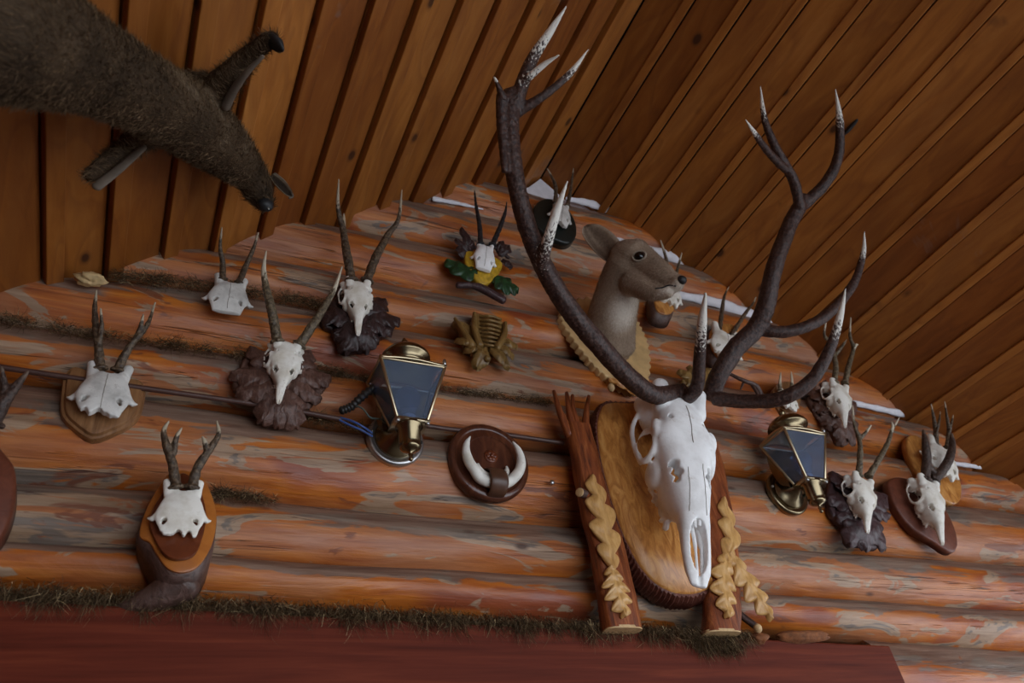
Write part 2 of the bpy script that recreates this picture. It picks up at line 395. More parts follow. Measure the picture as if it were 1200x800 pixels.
# ------------------------------------------------------------------ the log wall
G = [[(-400, 660), (0, 682), (150, 690), (330, 704), (533, 716), (700, 725), (890, 734), (1040, 748), (1200, 760)],
 [(-400, 615), (0, 633), (160, 643), (250, 650), (400, 662), (533, 668), (680, 677), (900, 694), (1200, 715)],
 [(-400, 520), (0, 562), (180, 571), (250, 576), (400, 594), (680, 616), (873, 635), (1200, 660)],
 [(-400, 375), (0, 427), (73, 438), (170, 452), (290, 469), (390, 488), (493, 497), (660, 517), (840, 543), (903, 553), (1127, 584)],
 [(-300, 325), (0, 369), (100, 383), (283, 410), (380, 427), (520, 452), (653, 469), (823, 495), (890, 507), (1020, 526), (1117, 543)],
 [(0, 298), (123, 319), (200, 325), (243, 331), (320, 341), (370, 351), (467, 376), (597, 398), (657, 407), (790, 430), (880, 447), (1000, 469), (1090, 492)],
 [(260, 288), (310, 296), (440, 322), (533, 337), (600, 353), (790, 385), (925, 412), (980, 428), (1040, 445)],
 [(403, 252), (500, 273), (600, 295), (700, 315), (790, 338), (885, 365)],
 [(513, 233), (590, 250), (716, 281), (800, 300)],
 [(615, 212), (663, 229), (725, 245)]]
GX = [np.array([W(u, v, 0.0)[[0, 2]] for u, v in g]) for g in G]
def gapz(i, x):
    if i < 0: return gapz(0, x)-0.19
    if i >= len(GX): return gapz(9, x)+0.055
    g = GX[i]; return float(np.interp(x, g[:, 0], g[:, 1]))
wall = bpy.data.objects.new('wall_back', None); C.objects.link(wall); wall['kind'] = 'structure'
wall['label'] = 'wall of horizontal peeled orange logs'
LOGS = []
for i in range(-1, 9):
    # extent: the courses step in under the roof
    zmid = gapz(i, 1.2)+0.02; reach = (RZ-(gapz(i, 1.2)+0.03))/RS+.06; reachl = (RZ-(gapz(i, 1.2)+0.03))/RS
    x0, x1 = max(-1.28, RX-reachl-0.02), min(3.72, RX+reach-0.03)
    if i == -1: x0 = 1.94
    if i == 9: x0, x1 = RX-0.20, RX+0.22
    xs = np.linspace(x0, x1, max(12, int((x1-x0)/0.05))); seg = 36; V = []
    for x in xs:
        zb, zt = gapz(i, x)+0.014, gapz(i+1, x)+0.016; r = (zt-zb)/2+0.006; zc = (zt+zb)/2
        ry = max(r, 0.075)
        e = 1.0
        for k in range(seg):
            a = 2*math.pi*k/seg
            wob = 1+0.022*math.sin(3*a+x*2.1+i*1.7)+0.015*math.sin(5*a-x*3.3+i)+0.012*math.sin(x*9+i*3+a)
            rr = 0.94+0.06*e
            V.append((x, 0.002+ry+ry*wob*rr*math.cos(a), zc+r*wob*rr*math.sin(a)))
    F = [(p*seg+k, p*seg+(k+1) % seg, (p+1)*seg+(k+1) % seg, (p+1)*seg+k) for p in range(len(xs)-1) for k in range(seg)]
    F.append(tuple(range(seg))[::-1]); F.append(tuple((len(xs)-1)*seg+k for k in range(seg)))
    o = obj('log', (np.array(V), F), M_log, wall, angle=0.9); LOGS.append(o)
obj('backing_board', box((1.2, 0.24, 1.1), (4.9, 0.03, 2.1)), M_dark, wall)
gb = [(-1.25, 0.225, 2.15), (3.7, 0.225, 2.15), (3.7, 0.225, roofz(3.7)-0.01), (RX, 0.225, RZ-0.02), (-1.2, 0.225, roofz(-1.2)-0.01)]
gb2 = [(x, y+0.02, z) for x, y, z in gb]
obj('backing_board', loft([np.array(gb), np.array(gb2)]), M_dark, wall, smooth=False)

# beam under the logs
zl, zr = W(0, 702, 0.03)[2], W(1040, 756, 0.03)[2]; bx1 = W(1043, 757, 0.03)[0]
zA = zl+(zr-zl)*(-1.28-W(0, 707, 0.03)[0])/(bx1-W(0, 707, 0.03)[0])
q = [(-1.28, zA), (bx1, zr), (bx1+.01, zr-.32), (-1.28, zr-.32)]
struct('trim_1', loft([np.array([(x, .12, z) for x, z in q]), np.array([(x, -.03, z) for x, z in q])]), M_beam, smooth=False, bevel=0.005)
struct('wall_lower', box((1.2, 0.10, (zr-0.32)/2), (4.96, 0.08, zr-0.32)), M_beam, smooth=False)

# ------------------------------------------------------------------ roof boards
def roof(side):
    sl = math.hypot(1, RS); sx = side/sl; sz = -RS/sl; nrm = np.array([-side*RS/sl*-1*-1, 0, -1/sl])   # towards the room
    nrm = np.array([-side*RS/sl, 0, -1/sl]); dr = np.array([sx, 0, sz]); V, F, A = [], [], []; n = 0
    total = (2.5 if side < 0 else 2.55)*sl; pitch = 0.1385 if side < 0 else 0.1445; k = 0; s = 0.0
    y0, y1 = 0.22, -3.4
    while s < total:
        e = min(s+pitch, total); rv = RNG.random(); jit = RNG.uniform(-0.0015, 0.0015)
        yo = y0+RNG.uniform(-0.01, 0.02)
        for (a, b, t0, t1, q) in ((s, e-0.005, 0.012+jit, -0.012, 0), (e-(0.044 if side < 0 else 0.034), e-0.005, (0.030 if side < 0 else 0.021)+jit, 0.012+jit, 0.0)):
            if a < 0.002: a = 0.004
            base = np.array([RX, 0, RZ])
            P = []
            for yy in (yo if q == 0 else yo-0.004, y1):
                for (ss, tt) in ((a, t1), (b, t1), (b, t0), (a, t0)):
                    p = base+dr*ss+nrm*(tt-0.012); P.append((p[0], yy, p[2]))
            V += P; F += [tuple(n+i for i in f) for f in ((0,1,2,3),(7,6,5,4),(0,4,5,1),(1,5,6,2),(2,6,7,3),(3,7,4,0))]
            A += [rv if a < e-.05 or side < 0 else .75+.25*rv]*8; n += 8
        s += pitch; k += 1
    # dark sheathing above
    base = np.array([RX, 0, RZ]); P = []
    for yy in (y0, y1):
        for (ss, tt) in ((0, -0.045), (total, -0.045), (total, -0.03), (0, -0.03)):
            p = base+dr*ss+nrm*tt; P.append((p[0], yy, p[2]))
    return (np.array(V), F), A, (np.array(P), [(0,1,2,3),(7,6,5,4),(0,4,5,1),(1,5,6,2),(2,6,7,3),(3,7,4,0)])
struct('trim_12', box((RX, -1.59, RZ+0.035), (0.16, 3.62, 0.03)), M_dark, smooth=False)
for nm, sd in (('ceiling_left', -1), ('ceiling_right', 1)):
    m, A, sh = roof(sd)
    o = struct(nm, m, M_board, smooth=False, attrs={'rnd': A}, bevel=0.0025)
    o['label'] = 'sloping roof of stained overlapping boards'
    s = obj('sheathing', sh, M_dark, o, smooth=False)

# ------------------------------------------------------------------ floor and added light-blocking walls outside the frame
M_floor = mat_grain('porch floor', (0.05, 0.03, 0.018), (0.08, 0.05, 0.03), (0.11, 0.07, 0.045), (3, 20, 20), 0.6)
struct('floor', box((1.2, -1.2, -0.03), (8.0, 6.0, 0.06)), M_floor, smooth=False)
fw = [(-1.4, 0.0), (0.05, 0.0), (0.05, 2.45), (3.3, 2.45), (RX+.02, RZ-.06), (-1.36, roofz(-1.36)-.06)]
struct('added_wall_front', loft([np.array([(x, -3.30, z) for x, z in fw]), np.array([(x, -3.36, z) for x, z in fw])]), M_floor, smooth=False)  # unseen wall and lintel, added to keep front-left light off the left side
struct('added_wall_left', box((-1.36, -1.65, 1.08), (0.08, 3.7, 2.15)), M_beam, smooth=False)  # unseen wall, added to block light from the left

# ------------------------------------------------------------------ white strips painted in as daylight on the log tops under the roof
def daylight_strip(k, pts, rad, d=0.03, n=6):
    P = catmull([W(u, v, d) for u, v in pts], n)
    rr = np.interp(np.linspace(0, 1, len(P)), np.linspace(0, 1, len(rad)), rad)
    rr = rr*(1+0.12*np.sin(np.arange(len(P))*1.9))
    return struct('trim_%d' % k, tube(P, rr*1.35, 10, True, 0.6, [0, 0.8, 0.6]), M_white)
daylight_strip(2, [(700, 277), (722, 281), (742, 288)], [0.0048, 0.0096, 0.0064], -0.03)
daylight_strip(3, [(752, 289), (785, 300), (806, 309), (822, 317)], [0.008, 0.0168, 0.0144, 0.0016], -0.03)
daylight_strip(4, [(786, 344), (840, 355), (884, 372), (926, 386)], [0.010, 0.015, 0.020, 0.010], -0.03)
daylight_strip(6, [(978, 428), (1000, 437), (1030, 451)], [0.008, 0.0088, 0.0032], -0.03)
daylight_strip(7, [(1000, 472), (1040, 481), (1075, 489), (1088, 497), (1094, 510)], [0.008, 0.0088, 0.0128, 0.0144, 0.0064], -0.03)
daylight_strip(8, [(1112, 542), (1140, 546), (1170, 551)], [0.0064, 0.0064, 0.0032], -0.03)
daylight_strip(9, [(508, 233), (540, 239), (566, 245)], [0.0064, 0.0048, 0.0016], -0.03)
daylight_strip(10, [(664, 233), (690, 238), (712, 246), (731, 257)], [0.0064, 0.0112, 0.0112, 0.0048], -0.03)
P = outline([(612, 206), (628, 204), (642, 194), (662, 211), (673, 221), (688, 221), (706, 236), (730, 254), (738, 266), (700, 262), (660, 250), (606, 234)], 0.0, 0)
struct('trim_11', slab(P, -0.085, -0.065, 0.003), M_white, smooth=False)  # white panel put in for the bright sky at the ridge

# ------------------------------------------------------------------ moss in the joints
def moss(line, n, d0, hang, h, label, seed, spread=0.02, lenr=(0.02, 0.06)):
    g = np.random.default_rng(seed)
    P = catmull([W(u, v, d0) for u, v in line], 20); L = np.r_[0, np.cumsum(np.linalg.norm(np.diff(P, axis=0), axis=1))]
    s = g.random(n)*L[-1]; clump = 0.55+0.45*np.sin(s*23+seed)*np.sin(s*57+1.3)
    keep = g.random(n) < clump*0.8+0.3; s = s[keep]; n = len(s)
    r = np.stack([np.interp(s, L, P[:, k]) for k in range(3)], 1)
    r[:, 2] += g.normal(size=n)*h; r[:, 1] += g.normal(size=n)*spread*0.6+0.012
    dr = np.c_[g.normal(size=n)*1.3, -np.abs(g.normal(size=n))*0.7, g.normal(size=n)*0.5-hang]
    rnd = np.clip(g.random(n)**1.2, 0, 1)
    me = strips(r, dr, g.uniform(*lenr, n)*(0.5+clump[keep]*0.8), 0.0013, 3, 1.1, hang*0.8, seed, rnd)
    o = obj('moss', me, M_moss); o['kind'] = 'stuff'; o['label'] = label; o['category'] = 'moss'
    return o
moss([(-120, 686), (0, 692), (150, 700), (330, 712), (533, 724), (700, 735), (800, 741), (880, 745)], 30000, 0.030, 1.4, 0.009, 'thick dry moss hanging between the lowest log and the red beam', 3, 0.02, (0.015, 0.05))
moss([(-60, 361), (0, 370), (100, 386), (200, 400), (283, 412), (380, 430), (455, 443)], 6000, 0.015, 0.25, 0.007, 'dark moss in the log joint behind the shield trophy', 4, 0.012, (0.012, 0.03))
moss([(125, 318), (200, 325), (243, 331), (320, 342), (370, 352), (400, 358)], 5000, 0.012, 0.3, 0.008, 'dark moss in the log joint above the shield trophy, under the left roof edge', 5, 0.012, (0.012, 0.028))
moss([(505, 449), (560, 458), (650, 469)], 1800, 0.010, 0.3, 0.004, 'thin moss line in the log joint right of the left lantern', 6, 0.010, (0.01, 0.028))
moss([(252, 573), (280, 577), (325, 584)], 1500, 0.02, 0.2, 0.004, 'small tuft of moss right of the bark slice trophy', 8, 0.012, (0.012, 0.03))
moss([(345, 480), (400, 492), (440, 500)], 1500, 0.012, 0.4, 0.006, 'moss behind the brown conduit left of the left lantern', 9, 0.012, (0.012, 0.03))
moss([(800, 742), (830, 748), (850, 752), (872, 754)], 2600, 0.042, 1.6, 0.010, 'tuft of moss hanging below the right carved branch', 10, 0.012, (0.02, 0.05))

# ------------------------------------------------------------------ skulls
def sections(sec, n=32, ex=0.8, ey=0.75):
    rings = []
    for z, w, f, b in sec:
        P = []
        for k in range(n):
            a = 2*math.pi*k/n; c, sn = math.cos(a), math.sin(a)
            P.append((w*np.sign(c)*abs(c)**ex, (f+b)/2-(b-f)/2*np.sign(sn)*abs(sn)**ey, z))
        rings.append(np.array(P))
    return loft(rings)
def stag_parts(roe=False):
    g = np.random.default_rng(12); o = 1.22 if roe else 1.0
    parts = [sections([(.02, .125, -.02, .14), (-.08, .118, -.045, .15), (-.16, .125, -.055, .13), (-.22, .150, -.055, .10), (-.29, .150, -.052, .09), (-.36, .128, -.05, .14), (-.44, .118, -.046, .19),
                       (-.54, .104, -.036, .20), (-.61, .088, -.026, .175), (-.66, .074, -.015, .11), (-.74, .070, .0, .085), (-.84, .068, .02, .085), (-.93, .056, .04, .085), (-.985, .036, .055, .08)]),
             ball((0, .13, .0), (.165, .13, .135)), ball((-.13, .12, .03), (.06, .06, .05)), ball((.13, .12, .03), (.06, .06, .05))]
    cuts = []
    for q in (-1, 1):
        parts.append(tube([(q*.085, .02, -.06), (q*.10, .01, .03), (q*.105, .0, .08)], [.055, .046, .044], 12))
        a = np.linspace(0, 2*math.pi, 25)[:-1]; c = np.array([q*.162, .088, -.27]); e2 = np.array([q*.22, .97, -.08])
        R_ = np.array([c+np.array([0, 0, 1])*.080*math.cos(x)*o+e2*.064*math.sin(x)*o for x in a]); parts.append(tube(np.vstack([R_, R_[:2]]), .0165, 10))
        parts.append(ball((q*.142, .01, -.215), (.028, .026, .06)))
        parts.append(tube(catmull([(q*.165, .15, -.33), (q*.188, .165, -.22), (q*.19, .165, -.10), (q*.155, .14, -.0)], 6), .0135, 8))
        parts.append(ball((q*.115, .125, -.40), (.036, .07, .075)))
        for k in range(15):
            t_ = k/14; parts.append(ball((q*(.098-.035*t_)+g.uniform(-.008, .008), .19+g.uniform(-.018, .022)-.03*t_*t_, -.42-.23*t_), g.uniform(.010, .020, 3), None, 8, 6))
        d = np.array([-q*.40, .62, .69]); n_ = np.array([q*.93, -.33, -.12])
        cuts.append(tube([c-n_*(.08 if roe else .05), c+n_*.12], [.052*o, .058*o], 16)); cuts.append(tube([c+d*.0, c+d*.30], [.048*o, .052*o], 14))
        cuts.append(tube([(q*.090, -.07, -.43), (q*.080, .12, -.43)], [.021, .020], 10)); cuts.append(tube([(q*.078, -.07, -.475), (q*.070, .12, -.475)], [.025, .020], 10)); cuts.append(tube([(q*.082, -.07, -.515), (q*.075, .12, -.515)], [.013, .012], 10))
        cuts.append(tube([(q*.088, -.1, -.165), (q*.080, .05, -.165)], [.013, .012], 10)); cuts.append(tube([(q*.088, -.1, -.145), (q*.084, .0, -.145)], [.007, .007], 8))
        cuts.append(tube([(q*.14, .08, .02), (q*.14, .25, .0)], [.02, .02], 8))
    cuts += [ball((0, .085, -.40), (.085, .075, .17)), ball((0, .12, -.08), (.09, .085, .10))]
    if roe: return parts, cuts+[ball((0, .085, -.40), (.085, .075, .17)), ball((0, .12, -.08), (.09, .085, .10)), ball((-.028, -.02, -.83), (.014, .06, .10), None, 10, 8), ball((.028, -.02, -.83), (.014, .06, .10), None, 10, 8), tube([(0, .05, -.92), (0, .05, -1.04)], [.010, .03], 8)]
    cuts += [ball((0, .03, -.815), (.042, .17, .125)), tube([(0, .05, -.90), (0, .05, -1.04)], [.008, .020], 8)]
    return parts, cuts
def cap_parts(seed, flat):
    g = np.random.default_rng(seed)
    parts = [sections([(0, .12, -.02, .09), (-.09, .145, -.052, .08), (-.18, .172, -.066, .07), (-.26, .192, -.066, .05), (-.33, .188, -.058, .045), (-.41, .160, -.046, .035), (-.50, .135, -.03, .035), (-.56, .12, -.02, .035)], 32, .9, .9)]
    for q in (-1, 1):
        parts.append(tube([(q*.095, .03, -.06), (q*.115, .02, .03), (q*.13, .015, .10)], [.056, .044, .040], 12))
        parts.append(tube([(q*.165, .015, -.27), (q*.215, .03, -.315), (q*.245, .035, -.30)], [.035, .024, .010], 8))
    cuts = [box((0, .0, -.80), (1.0, 1.2, .60)), ball((0, -.03, .05), (.055, .12, .075))]
    for q in (-1, 1):
        cuts.append(tube([(q*.115, -.12, -.345), (q*.115, .1, -.345)], [.024, .022], 10)); cuts.append(tube([(q*.128, -.12, -.375), (q*.125, .1, -.375)], [.014, .014], 8))
        cuts.append(tube([(q*.085, -.12, -.19), (q*.085, .0, -.19)], [.012, .012], 8))
    if not flat:
        for x in np.linspace(-.15, .15, 6): cuts.append(ball((x+g.uniform(-.015, .015), 0, -.51), (.026, .3, g.uniform(.015, .075)), None, 10, 8))
        cuts.append(ball((g.uniform(-.02, .02), 0, -.52), (.035, .3, .09), None, 10, 8))
    return parts, cuts
def rough_bone(m, k=.005, seed=1):
    V, F = m; return V+np.c_[vnoise(V, 14, seed), vnoise(V, 16, seed+1), vnoise(V, 13, seed+2)]*k+np.c_[vnoise(V, 40, seed+3), vnoise(V, 38, seed+4), vnoise(V, 44, seed+5)]*k*.45, F
def skull_full(long=False, voxel=0.0105):
    p, c = stag_parts(True); p.append(ball((0, .19, .0), (.15, .15, .14))); V, F = rough_bone(remesh(join(*p), .0085, 2, join(*c)), .004)
    V = V*[1.32, 1.12, 1.0]; V[:, 0] *= np.interp(V[:, 2], [-1.0, -.72, -.45], [.48, .66, 1.0]); return V, F
def skull_cut(seed=0, flat=False, voxel=0.009):
    p, c = cap_parts(seed, flat); return rough_bone(remesh(join(*p), voxel, 2, join(*c)), .004, seed)
def skull_stag():
    p, c = stag_parts(); m = rough_bone(remesh(join(*p), .0060, 2, join(*c)), .003)
    return join(m, tube(catmull([(-.006, .05, -.68), (-.004, .045, -.80), (-.004, .06, -.94)], 5), [.009]*6+[.006]*5, 8),
        tube(catmull([(.028, .07, -.68), (.034, .06, -.78), (.024, .07, -.92)], 5), [.016]*6+[.008]*5, 8), tube([(-.018, .002, -.62), (-.010, .012, -.735)], [.016, .006], 8), tube([(.018, .002, -.62), (.012, .012, -.72)], [.016, .006], 8))
SK_FULL = skull_full(); SK_LONG = skull_stag(); SK_CUT = [skull_cut(1), skull_cut(5)]; SK_FLAT = skull_cut(3, True)
def place_skull(sk, A, B, frac, wf=1.0, df=1.0, roll=0.0, turn=0.0):
    A, B = np.asarray(A), np.asarray(B); z = A-B; L = np.linalg.norm(z)/frac; z = z/np.linalg.norm(z)
    y = np.array([math.sin(turn), math.cos(turn), 0.0]); y = y-z*np.dot(y, z); y /= np.linalg.norm(y); x = np.cross(y, z)
    V, F = sk; return A+(V[:, :1]*wf*x+V[:, 1:2]*df*y+V[:, 2:3]*z)*L, F

# ------------------------------------------------------------------ antlers
def antler(chains, voxel=0.0018, white=0.05, burr=None, rough=0.0, seed=0):
    """chains: list of (points, radii, white length).  Returns mesh and its 'tip' attribute"""
    parts, S, T = [], [], []
    for pts, rad, wl in chains:
        P = catmull(pts, 7); rr = np.interp(np.linspace(0, 1, len(P)), np.linspace(0, 1, len(rad)), rad)
        parts.append(tube(P, rr, 12)); L = np.r_[0, np.cumsum(np.linalg.norm(np.diff(P, axis=0), axis=1))]
        D = catmull(P, 3); LD = np.r_[0, np.cumsum(np.linalg.norm(np.diff(D, axis=0), axis=1))]
        S.append(D); T.append(np.clip(1-(LD[-1]-LD)/max(wl, 1e-4)*0.5, 0, 1) if wl > 0 else np.zeros(len(D)))
    if burr is not None:
        c, ax, r = burr; ax = np.asarray(ax)/np.linalg.norm(ax); u = np.cross(ax, [0, 1, 0.01]); u /= np.linalg.norm(u); w = np.cross(ax, u)
        g = np.random.default_rng(seed)
        for k in range(14):
            a = 2*math.pi*k/14; parts.append(ball(np.asarray(c)+(u*math.cos(a)+w*math.sin(a))*r, r*g.uniform(0.24, 0.4), None, 8, 6))
    V, F = remesh(join(*parts), voxel, 4)
    S = np.vstack(S); T = np.concatenate(T); tip = np.empty(len(V))
    for i in range(0, len(V), 4000):
        d = ((V[i:i+4000, None]-S[None])**2).sum(2); tip[i:i+4000] = T[d.argmin(1)]
    if rough:
        N = np.zeros_like(V)
        c = S[[((V[i]-S)**2).sum(1).argmin() for i in range(len(V))]]; N = V-c; N /= np.linalg.norm(N, axis=1)[:, None]+1e-9
        n = vnoise(V, 170, seed+3)*0.6+vnoise(V, 420, seed+5)*0.5
        V = V+N*(n*rough*(1-np.clip(tip*1.6, 0, 1)))[:, None]
    return (V, F), tip

# oak-like carved leaf laid along a spine; up = direction it is raised in
def leaf(spine, width, up=(0, -1, 0), lobes=4, thick=0.006, dome=0.006, depth=0.38, nt=60, ns=8, phase=0.0, stalk=0.0):
    S = catmull(spine, max(2, nt//(len(spine)-1))); n = len(S); T = np.gradient(S, axis=0); T /= np.linalg.norm(T, axis=1)[:, None]
    up = np.asarray(up, float)/np.linalg.norm(up); V = []
    q = np.linspace(-1, 1, ns*2+1)
    for side in (0, 1):
        for i in range(n):
            t = i/(n-1); env = (math.sin(math.pi*min(1, t*0.92+0.05)**0.8))**0.7
            fr = [((lobes*t+phase+ph) % 1.0)**.8 for ph in (0.0, 0.4)]
            lb = [1-depth*abs(2*f-1)**1.6 for f in fr]
            s = np.cross(T[i], up); s /= np.linalg.norm(s)
            for a in q:
                w = width*env*lb[0 if a < 0 else 1]*0.5+0.0008
                sweep = T[i]*abs(a)**1.5*w*0.6
                hgt = (thick+dome*(1-a*a)+0.0012*math.cos(lobes*2*math.pi*t*1.0+abs(a)*4)-0.0024*math.exp(-(a/0.09)**2)-0.0022*abs(a)*math.exp(-((fr[0 if a < 0 else 1]-.5)/.10)**2)-.004*abs(a)**4) if side else 0.0
                V.append(S[i]+s*a*w+sweep+up*hgt)
    m = len(q); F = []; o2 = n*m
    for i in range(n-1):
        for k in range(m-1):
            a = i*m+k; F.append((a, a+1, a+m+1, a+m)); a += o2; F.append((a+m, a+m+1, a+1, a))
        for k in (0, m-1): a = i*m+k; b = a+m; F.append((a, b, b+o2, a+o2) if k == 0 else (b, a, a+o2, b+o2))
    for i in (0, n-1):
        for k in range(m-1):
            a = i*m+k; F.append((a+1, a, a+o2, a+1+o2) if i == 0 else (a, a+1, a+1+o2, a+o2))
    return np.array(V), F

# ------------------------------------------------------------------ small trophies
def suture(t, m, A, B, f0, f1, r, dx=0.0):
    """dark seam down the middle of a skull"""
    bv = BVHTree.FromPolygons([Vector(v) for v in m[0]], m[1]); P = []
    for f in np.linspace(f0, f1, 14):
        p = A+(B-A)*f+[dx*(f-f0)+random.uniform(-.0008, .0008), -.2, 0]; h = bv.ray_cast(Vector(p), Vector((0, 1, 0)))
        if h[0] is not None: P.append(np.array(h[0])-[0, r*.3, 0])
    if len(P) > 3: obj('seam', tube(P, r, 6), M_seam, t, label='thin dark seam in the bone')
def roe(label, group, sk, mat_sk, A, B, frac, antlers, base, M_ant=None, wf=1.0, df=1.0, white=0.05, name='roe_deer_trophy', cat='hunting trophy', rad=(0.011, 0.0095, 0.008, 0.0055, 0.0022), rough=0.0012, turn=0.0, voxel=0.0018, skwhite=None):
    """A, B: (u, v, d) of the pedicles and of the lower end of the skull"""
    A3, B3 = W(*A), W(*B); loc = W(*base)
    t = thing(name, label, cat, loc, group)
    V = place_skull(sk, A3, B3, frac, wf, df, turn=turn)
    obj('skull', V, mat_sk, t)
    if sk is SK_FLAT or sk is SK_CUT[0]: suture(t, V, A3, B3, .08, .92, .0007)
    for j, (main, tines) in enumerate(antlers):
        ch = [([W(*p) for p in main], rad, white)]
        for tn in tines: ch.append(([W(*p) for p in tn], (rad[2]*0.85, rad[3]*1.0, rad[4]), white*0.6))
        p0, p1 = W(*main[0]), W(*main[1])
        (V2, F2), tip = antler(ch, voxel, white, (p0, p1-p0, rad[0]*1.15), rough, j+len(label))
        obj('antler', (V2, F2), M_ant or M_roe, t, attrs={'tip': tip})
    return t
def cluster_plaque(t, px, center, tips, mat, d0=0.0, d1=0.022, width=0.075, lobes=3, seed=0, name='leaf_plaque'):
    """carved plaque: irregular back plate and leaves fanning out from the middle"""
    P = outline(px, d1, 5); c = P.mean(0); P2 = c+(P-c)*0.90
    g = np.random.default_rng(seed); P2 = P2+g.normal(size=P2.shape)*0.0015
    parts = [slab(P2, d0, d1-0.004, 0.006)]
    cw = W(*center, d1)
    for k, (u, v) in enumerate(tips):
        w = W(u, v, d1*0.6); mid = (cw+w)/2+np.array([g.uniform(-.006, .006), -0.012, g.uniform(-.006, .006)])
        parts.append(leaf([cw+(w-cw)*0.12, mid, w], width*g.uniform(0.85, 1.15), (0, -1, 0.15), lobes, 0.006, 0.010, 0.32, 26, 5, g.random()))
    parts.append(ball(cw, (0.04, 0.02, 0.045)))
    V, F = join(*parts); V = V+np.c_[np.zeros(len(V)), vnoise(V, 120, seed)*0.0022, np.zeros(len(V))]
    obj(name, (V, F), mat, t)
def slice_board(t, front_px, back_px, dfront, M_front, M_rim, name='wood_slice', inner_px=None, M_inner=None, sm=6, spur=None):
    """cut branch slice: the front face stands out from the wall, the bark wraps back to it"""
    df = np.array(dfront) if not np.isscalar(dfront) else np.full(len(front_px), dfront)
    Fp = catmull([W(u, v, d) for (u, v), d in zip(front_px, df)], sm, True)
    Bp = catmull([W(u, v, 0.004) for u, v in back_px], sm, True)
    mid = (Fp*0.5+Bp*0.5); cm = mid.mean(0); mid = cm+(mid-cm)*1.03
    side = loft([Bp, mid+vnoise(mid, 60, 2)[:, None]*0.002, Fp*0.97+Bp*0.03])
    parts = [side]
    if spur: parts.append(tube(catmull([W(*p) for p in spur[0]], 5), np.interp(np.linspace(0, 1, (len(spur[0])-1)*5+1), np.linspace(0, 1, len(spur[1])), spur[1]), 12))
    b = obj('bark', join(*parts), M_rim, t)
    c = Fp.mean(0); Nn = np.array([0, -1.0, 0])
    R1 = c+(Fp-c)*0.985; face = loft([R1+[0, 0.006, 0], R1+Nn*0.003, c+(Fp-c)*0.955+Nn*0.005, c+(Fp-c)*0.5+Nn*0.005])
    f = obj('wood_face', face, M_front, t, angle=0.8)
    if inner_px:
        Ip = catmull([W(u, v, d) for u, v, d in inner_px], sm, True); ci = Ip.mean(0)
        obj('heartwood', loft([Ip+[0, 0.004, 0], Ip+Nn*0.0055, ci+(Ip-ci)*0.985+Nn*0.007, ci+(Ip-ci)*0.4+Nn*0.007]), M_inner, t, angle=0.8)
    return b
TG = 'roe deer trophies on the log wall'

# a: oak shield at far left
t = roe('cut roe skull with two forked antlers on a pointed oak shield', TG, SK_CUT[0], M_bone_grey, (127.5, 437, .035), (116, 487, .055), .5,
    [([(117, 432, .03), (115, 401, .045), (111, 366, .06), (113, 340, .07)], [[(116, 404, .045), (119, 383, .065), (118, 361, .085)]]),
     ([(138, 434, .03), (144, 420, .04), (156, 401, .055), (172, 382, .065), (182, 354, .07)], [[(160, 396, .055), (165, 382, .07), (168, 368, .085)]])],
    (120, 470, 0.0), wf=1.12, white=0.03)
P = outline([(75, 437), (88, 427), (107, 433), (130, 440), (150, 441), (162, 442), (171, 451), (168, 474), (158, 492), (136, 505), (108, 513), (85, 499), (72, 484), (71, 463)], 0.02, 0)
P = catmull(P, 3, True)*0.35+np.repeat(P, 3, axis=0)*0.65 if False else catmull(P, 3, True)
c = P.mean(0)
sh = loft([ring(P, -0.005), ring(P, 0.008), ring(inset2(P, 0.002), 0.013), ring(inset2(P, 0.007), 0.014), ring(inset2(P, 0.010), 0.021), ring(inset2(P, 0.014), 0.022)])
obj('shield_board', sh, M_shield, t, angle=0.7)

# b: upright bark slice bottom left
t = roe('cut roe skull with short forked antlers on a tall orange wood slice with bark', TG, SK_CUT[1], M_bone, (214.5, 574, .105), (209, 629, .115), .5,
    [([(206, 571, .105), (203, 547, .115), (195, 522, .125), (192, 505, .13), (198, 493, .135)], [[(203, 532, .12), (207, 512, .135), (213, 501, .145)]]),
     ([(225, 571, .105), (232, 547, .115), (246, 526, .125), (256, 509, .13), (254, 493, .135)], [[(243, 531, .12), (240, 518, .135), (237, 511, .14)]])],
    (210, 640, 0.0), wf=1.12, df=0.8, white=0.03)
front = [(214, 551), (197, 556), (183, 574), (168, 604), (163, 628), (175, 637), (183, 650), (196, 667), (214, 672), (233, 664), (249, 638), (254, 606), (247, 577), (235, 558)]
back = [(209, 566), (193, 572), (179, 590), (165, 618), (160, 646), (164, 664), (173, 682), (182, 706), (206, 712), (226, 706), (242, 676), (247, 634), (241, 595), (229, 574)]
dfr = [.05, .052, .06, .072, .082, .085, .09, .098, .10, .098, .086, .072, .06, .052]
inner = [(212, 556, .066), (196, 572, .070), (182, 592, .08), (175, 612, .087), (181, 633, .094), (194, 652, .104), (211, 656, .107), (228, 650, .104), (237, 630, .095), (241, 605, .085), (236, 580, .075), (224, 562, .068)]
slice_board(t, front, back, dfr, M_slice, M_bark, inner_px=inner, M_inner=M_heart, spur=([(215, 680, .04), (188, 697, .032), (162, 706, .026), (137, 713, .02)], [.042, .030, .019, .007]))

# c: bare skull cap on the log
t = roe('small square-cut roe skull with plain spike antlers, no board, nailed to the log', TG, SK_FLAT, M_bone_grey, (270.5, 331, .03), (265, 366, .04), .5,
    [([(261, 327, .03), (261, 308, .04), (258, 290, .07), (260, 266, .11)], []),
     ([(280, 331, .03), (288, 312, .04), (297, 291, .06), (303, 272, .08)], [])],
    (267, 350, 0.0), wf=1.15, white=0.03, rad=(0.0085, 0.008, 0.0065, 0.0045, 0.002), rough=0.0006)

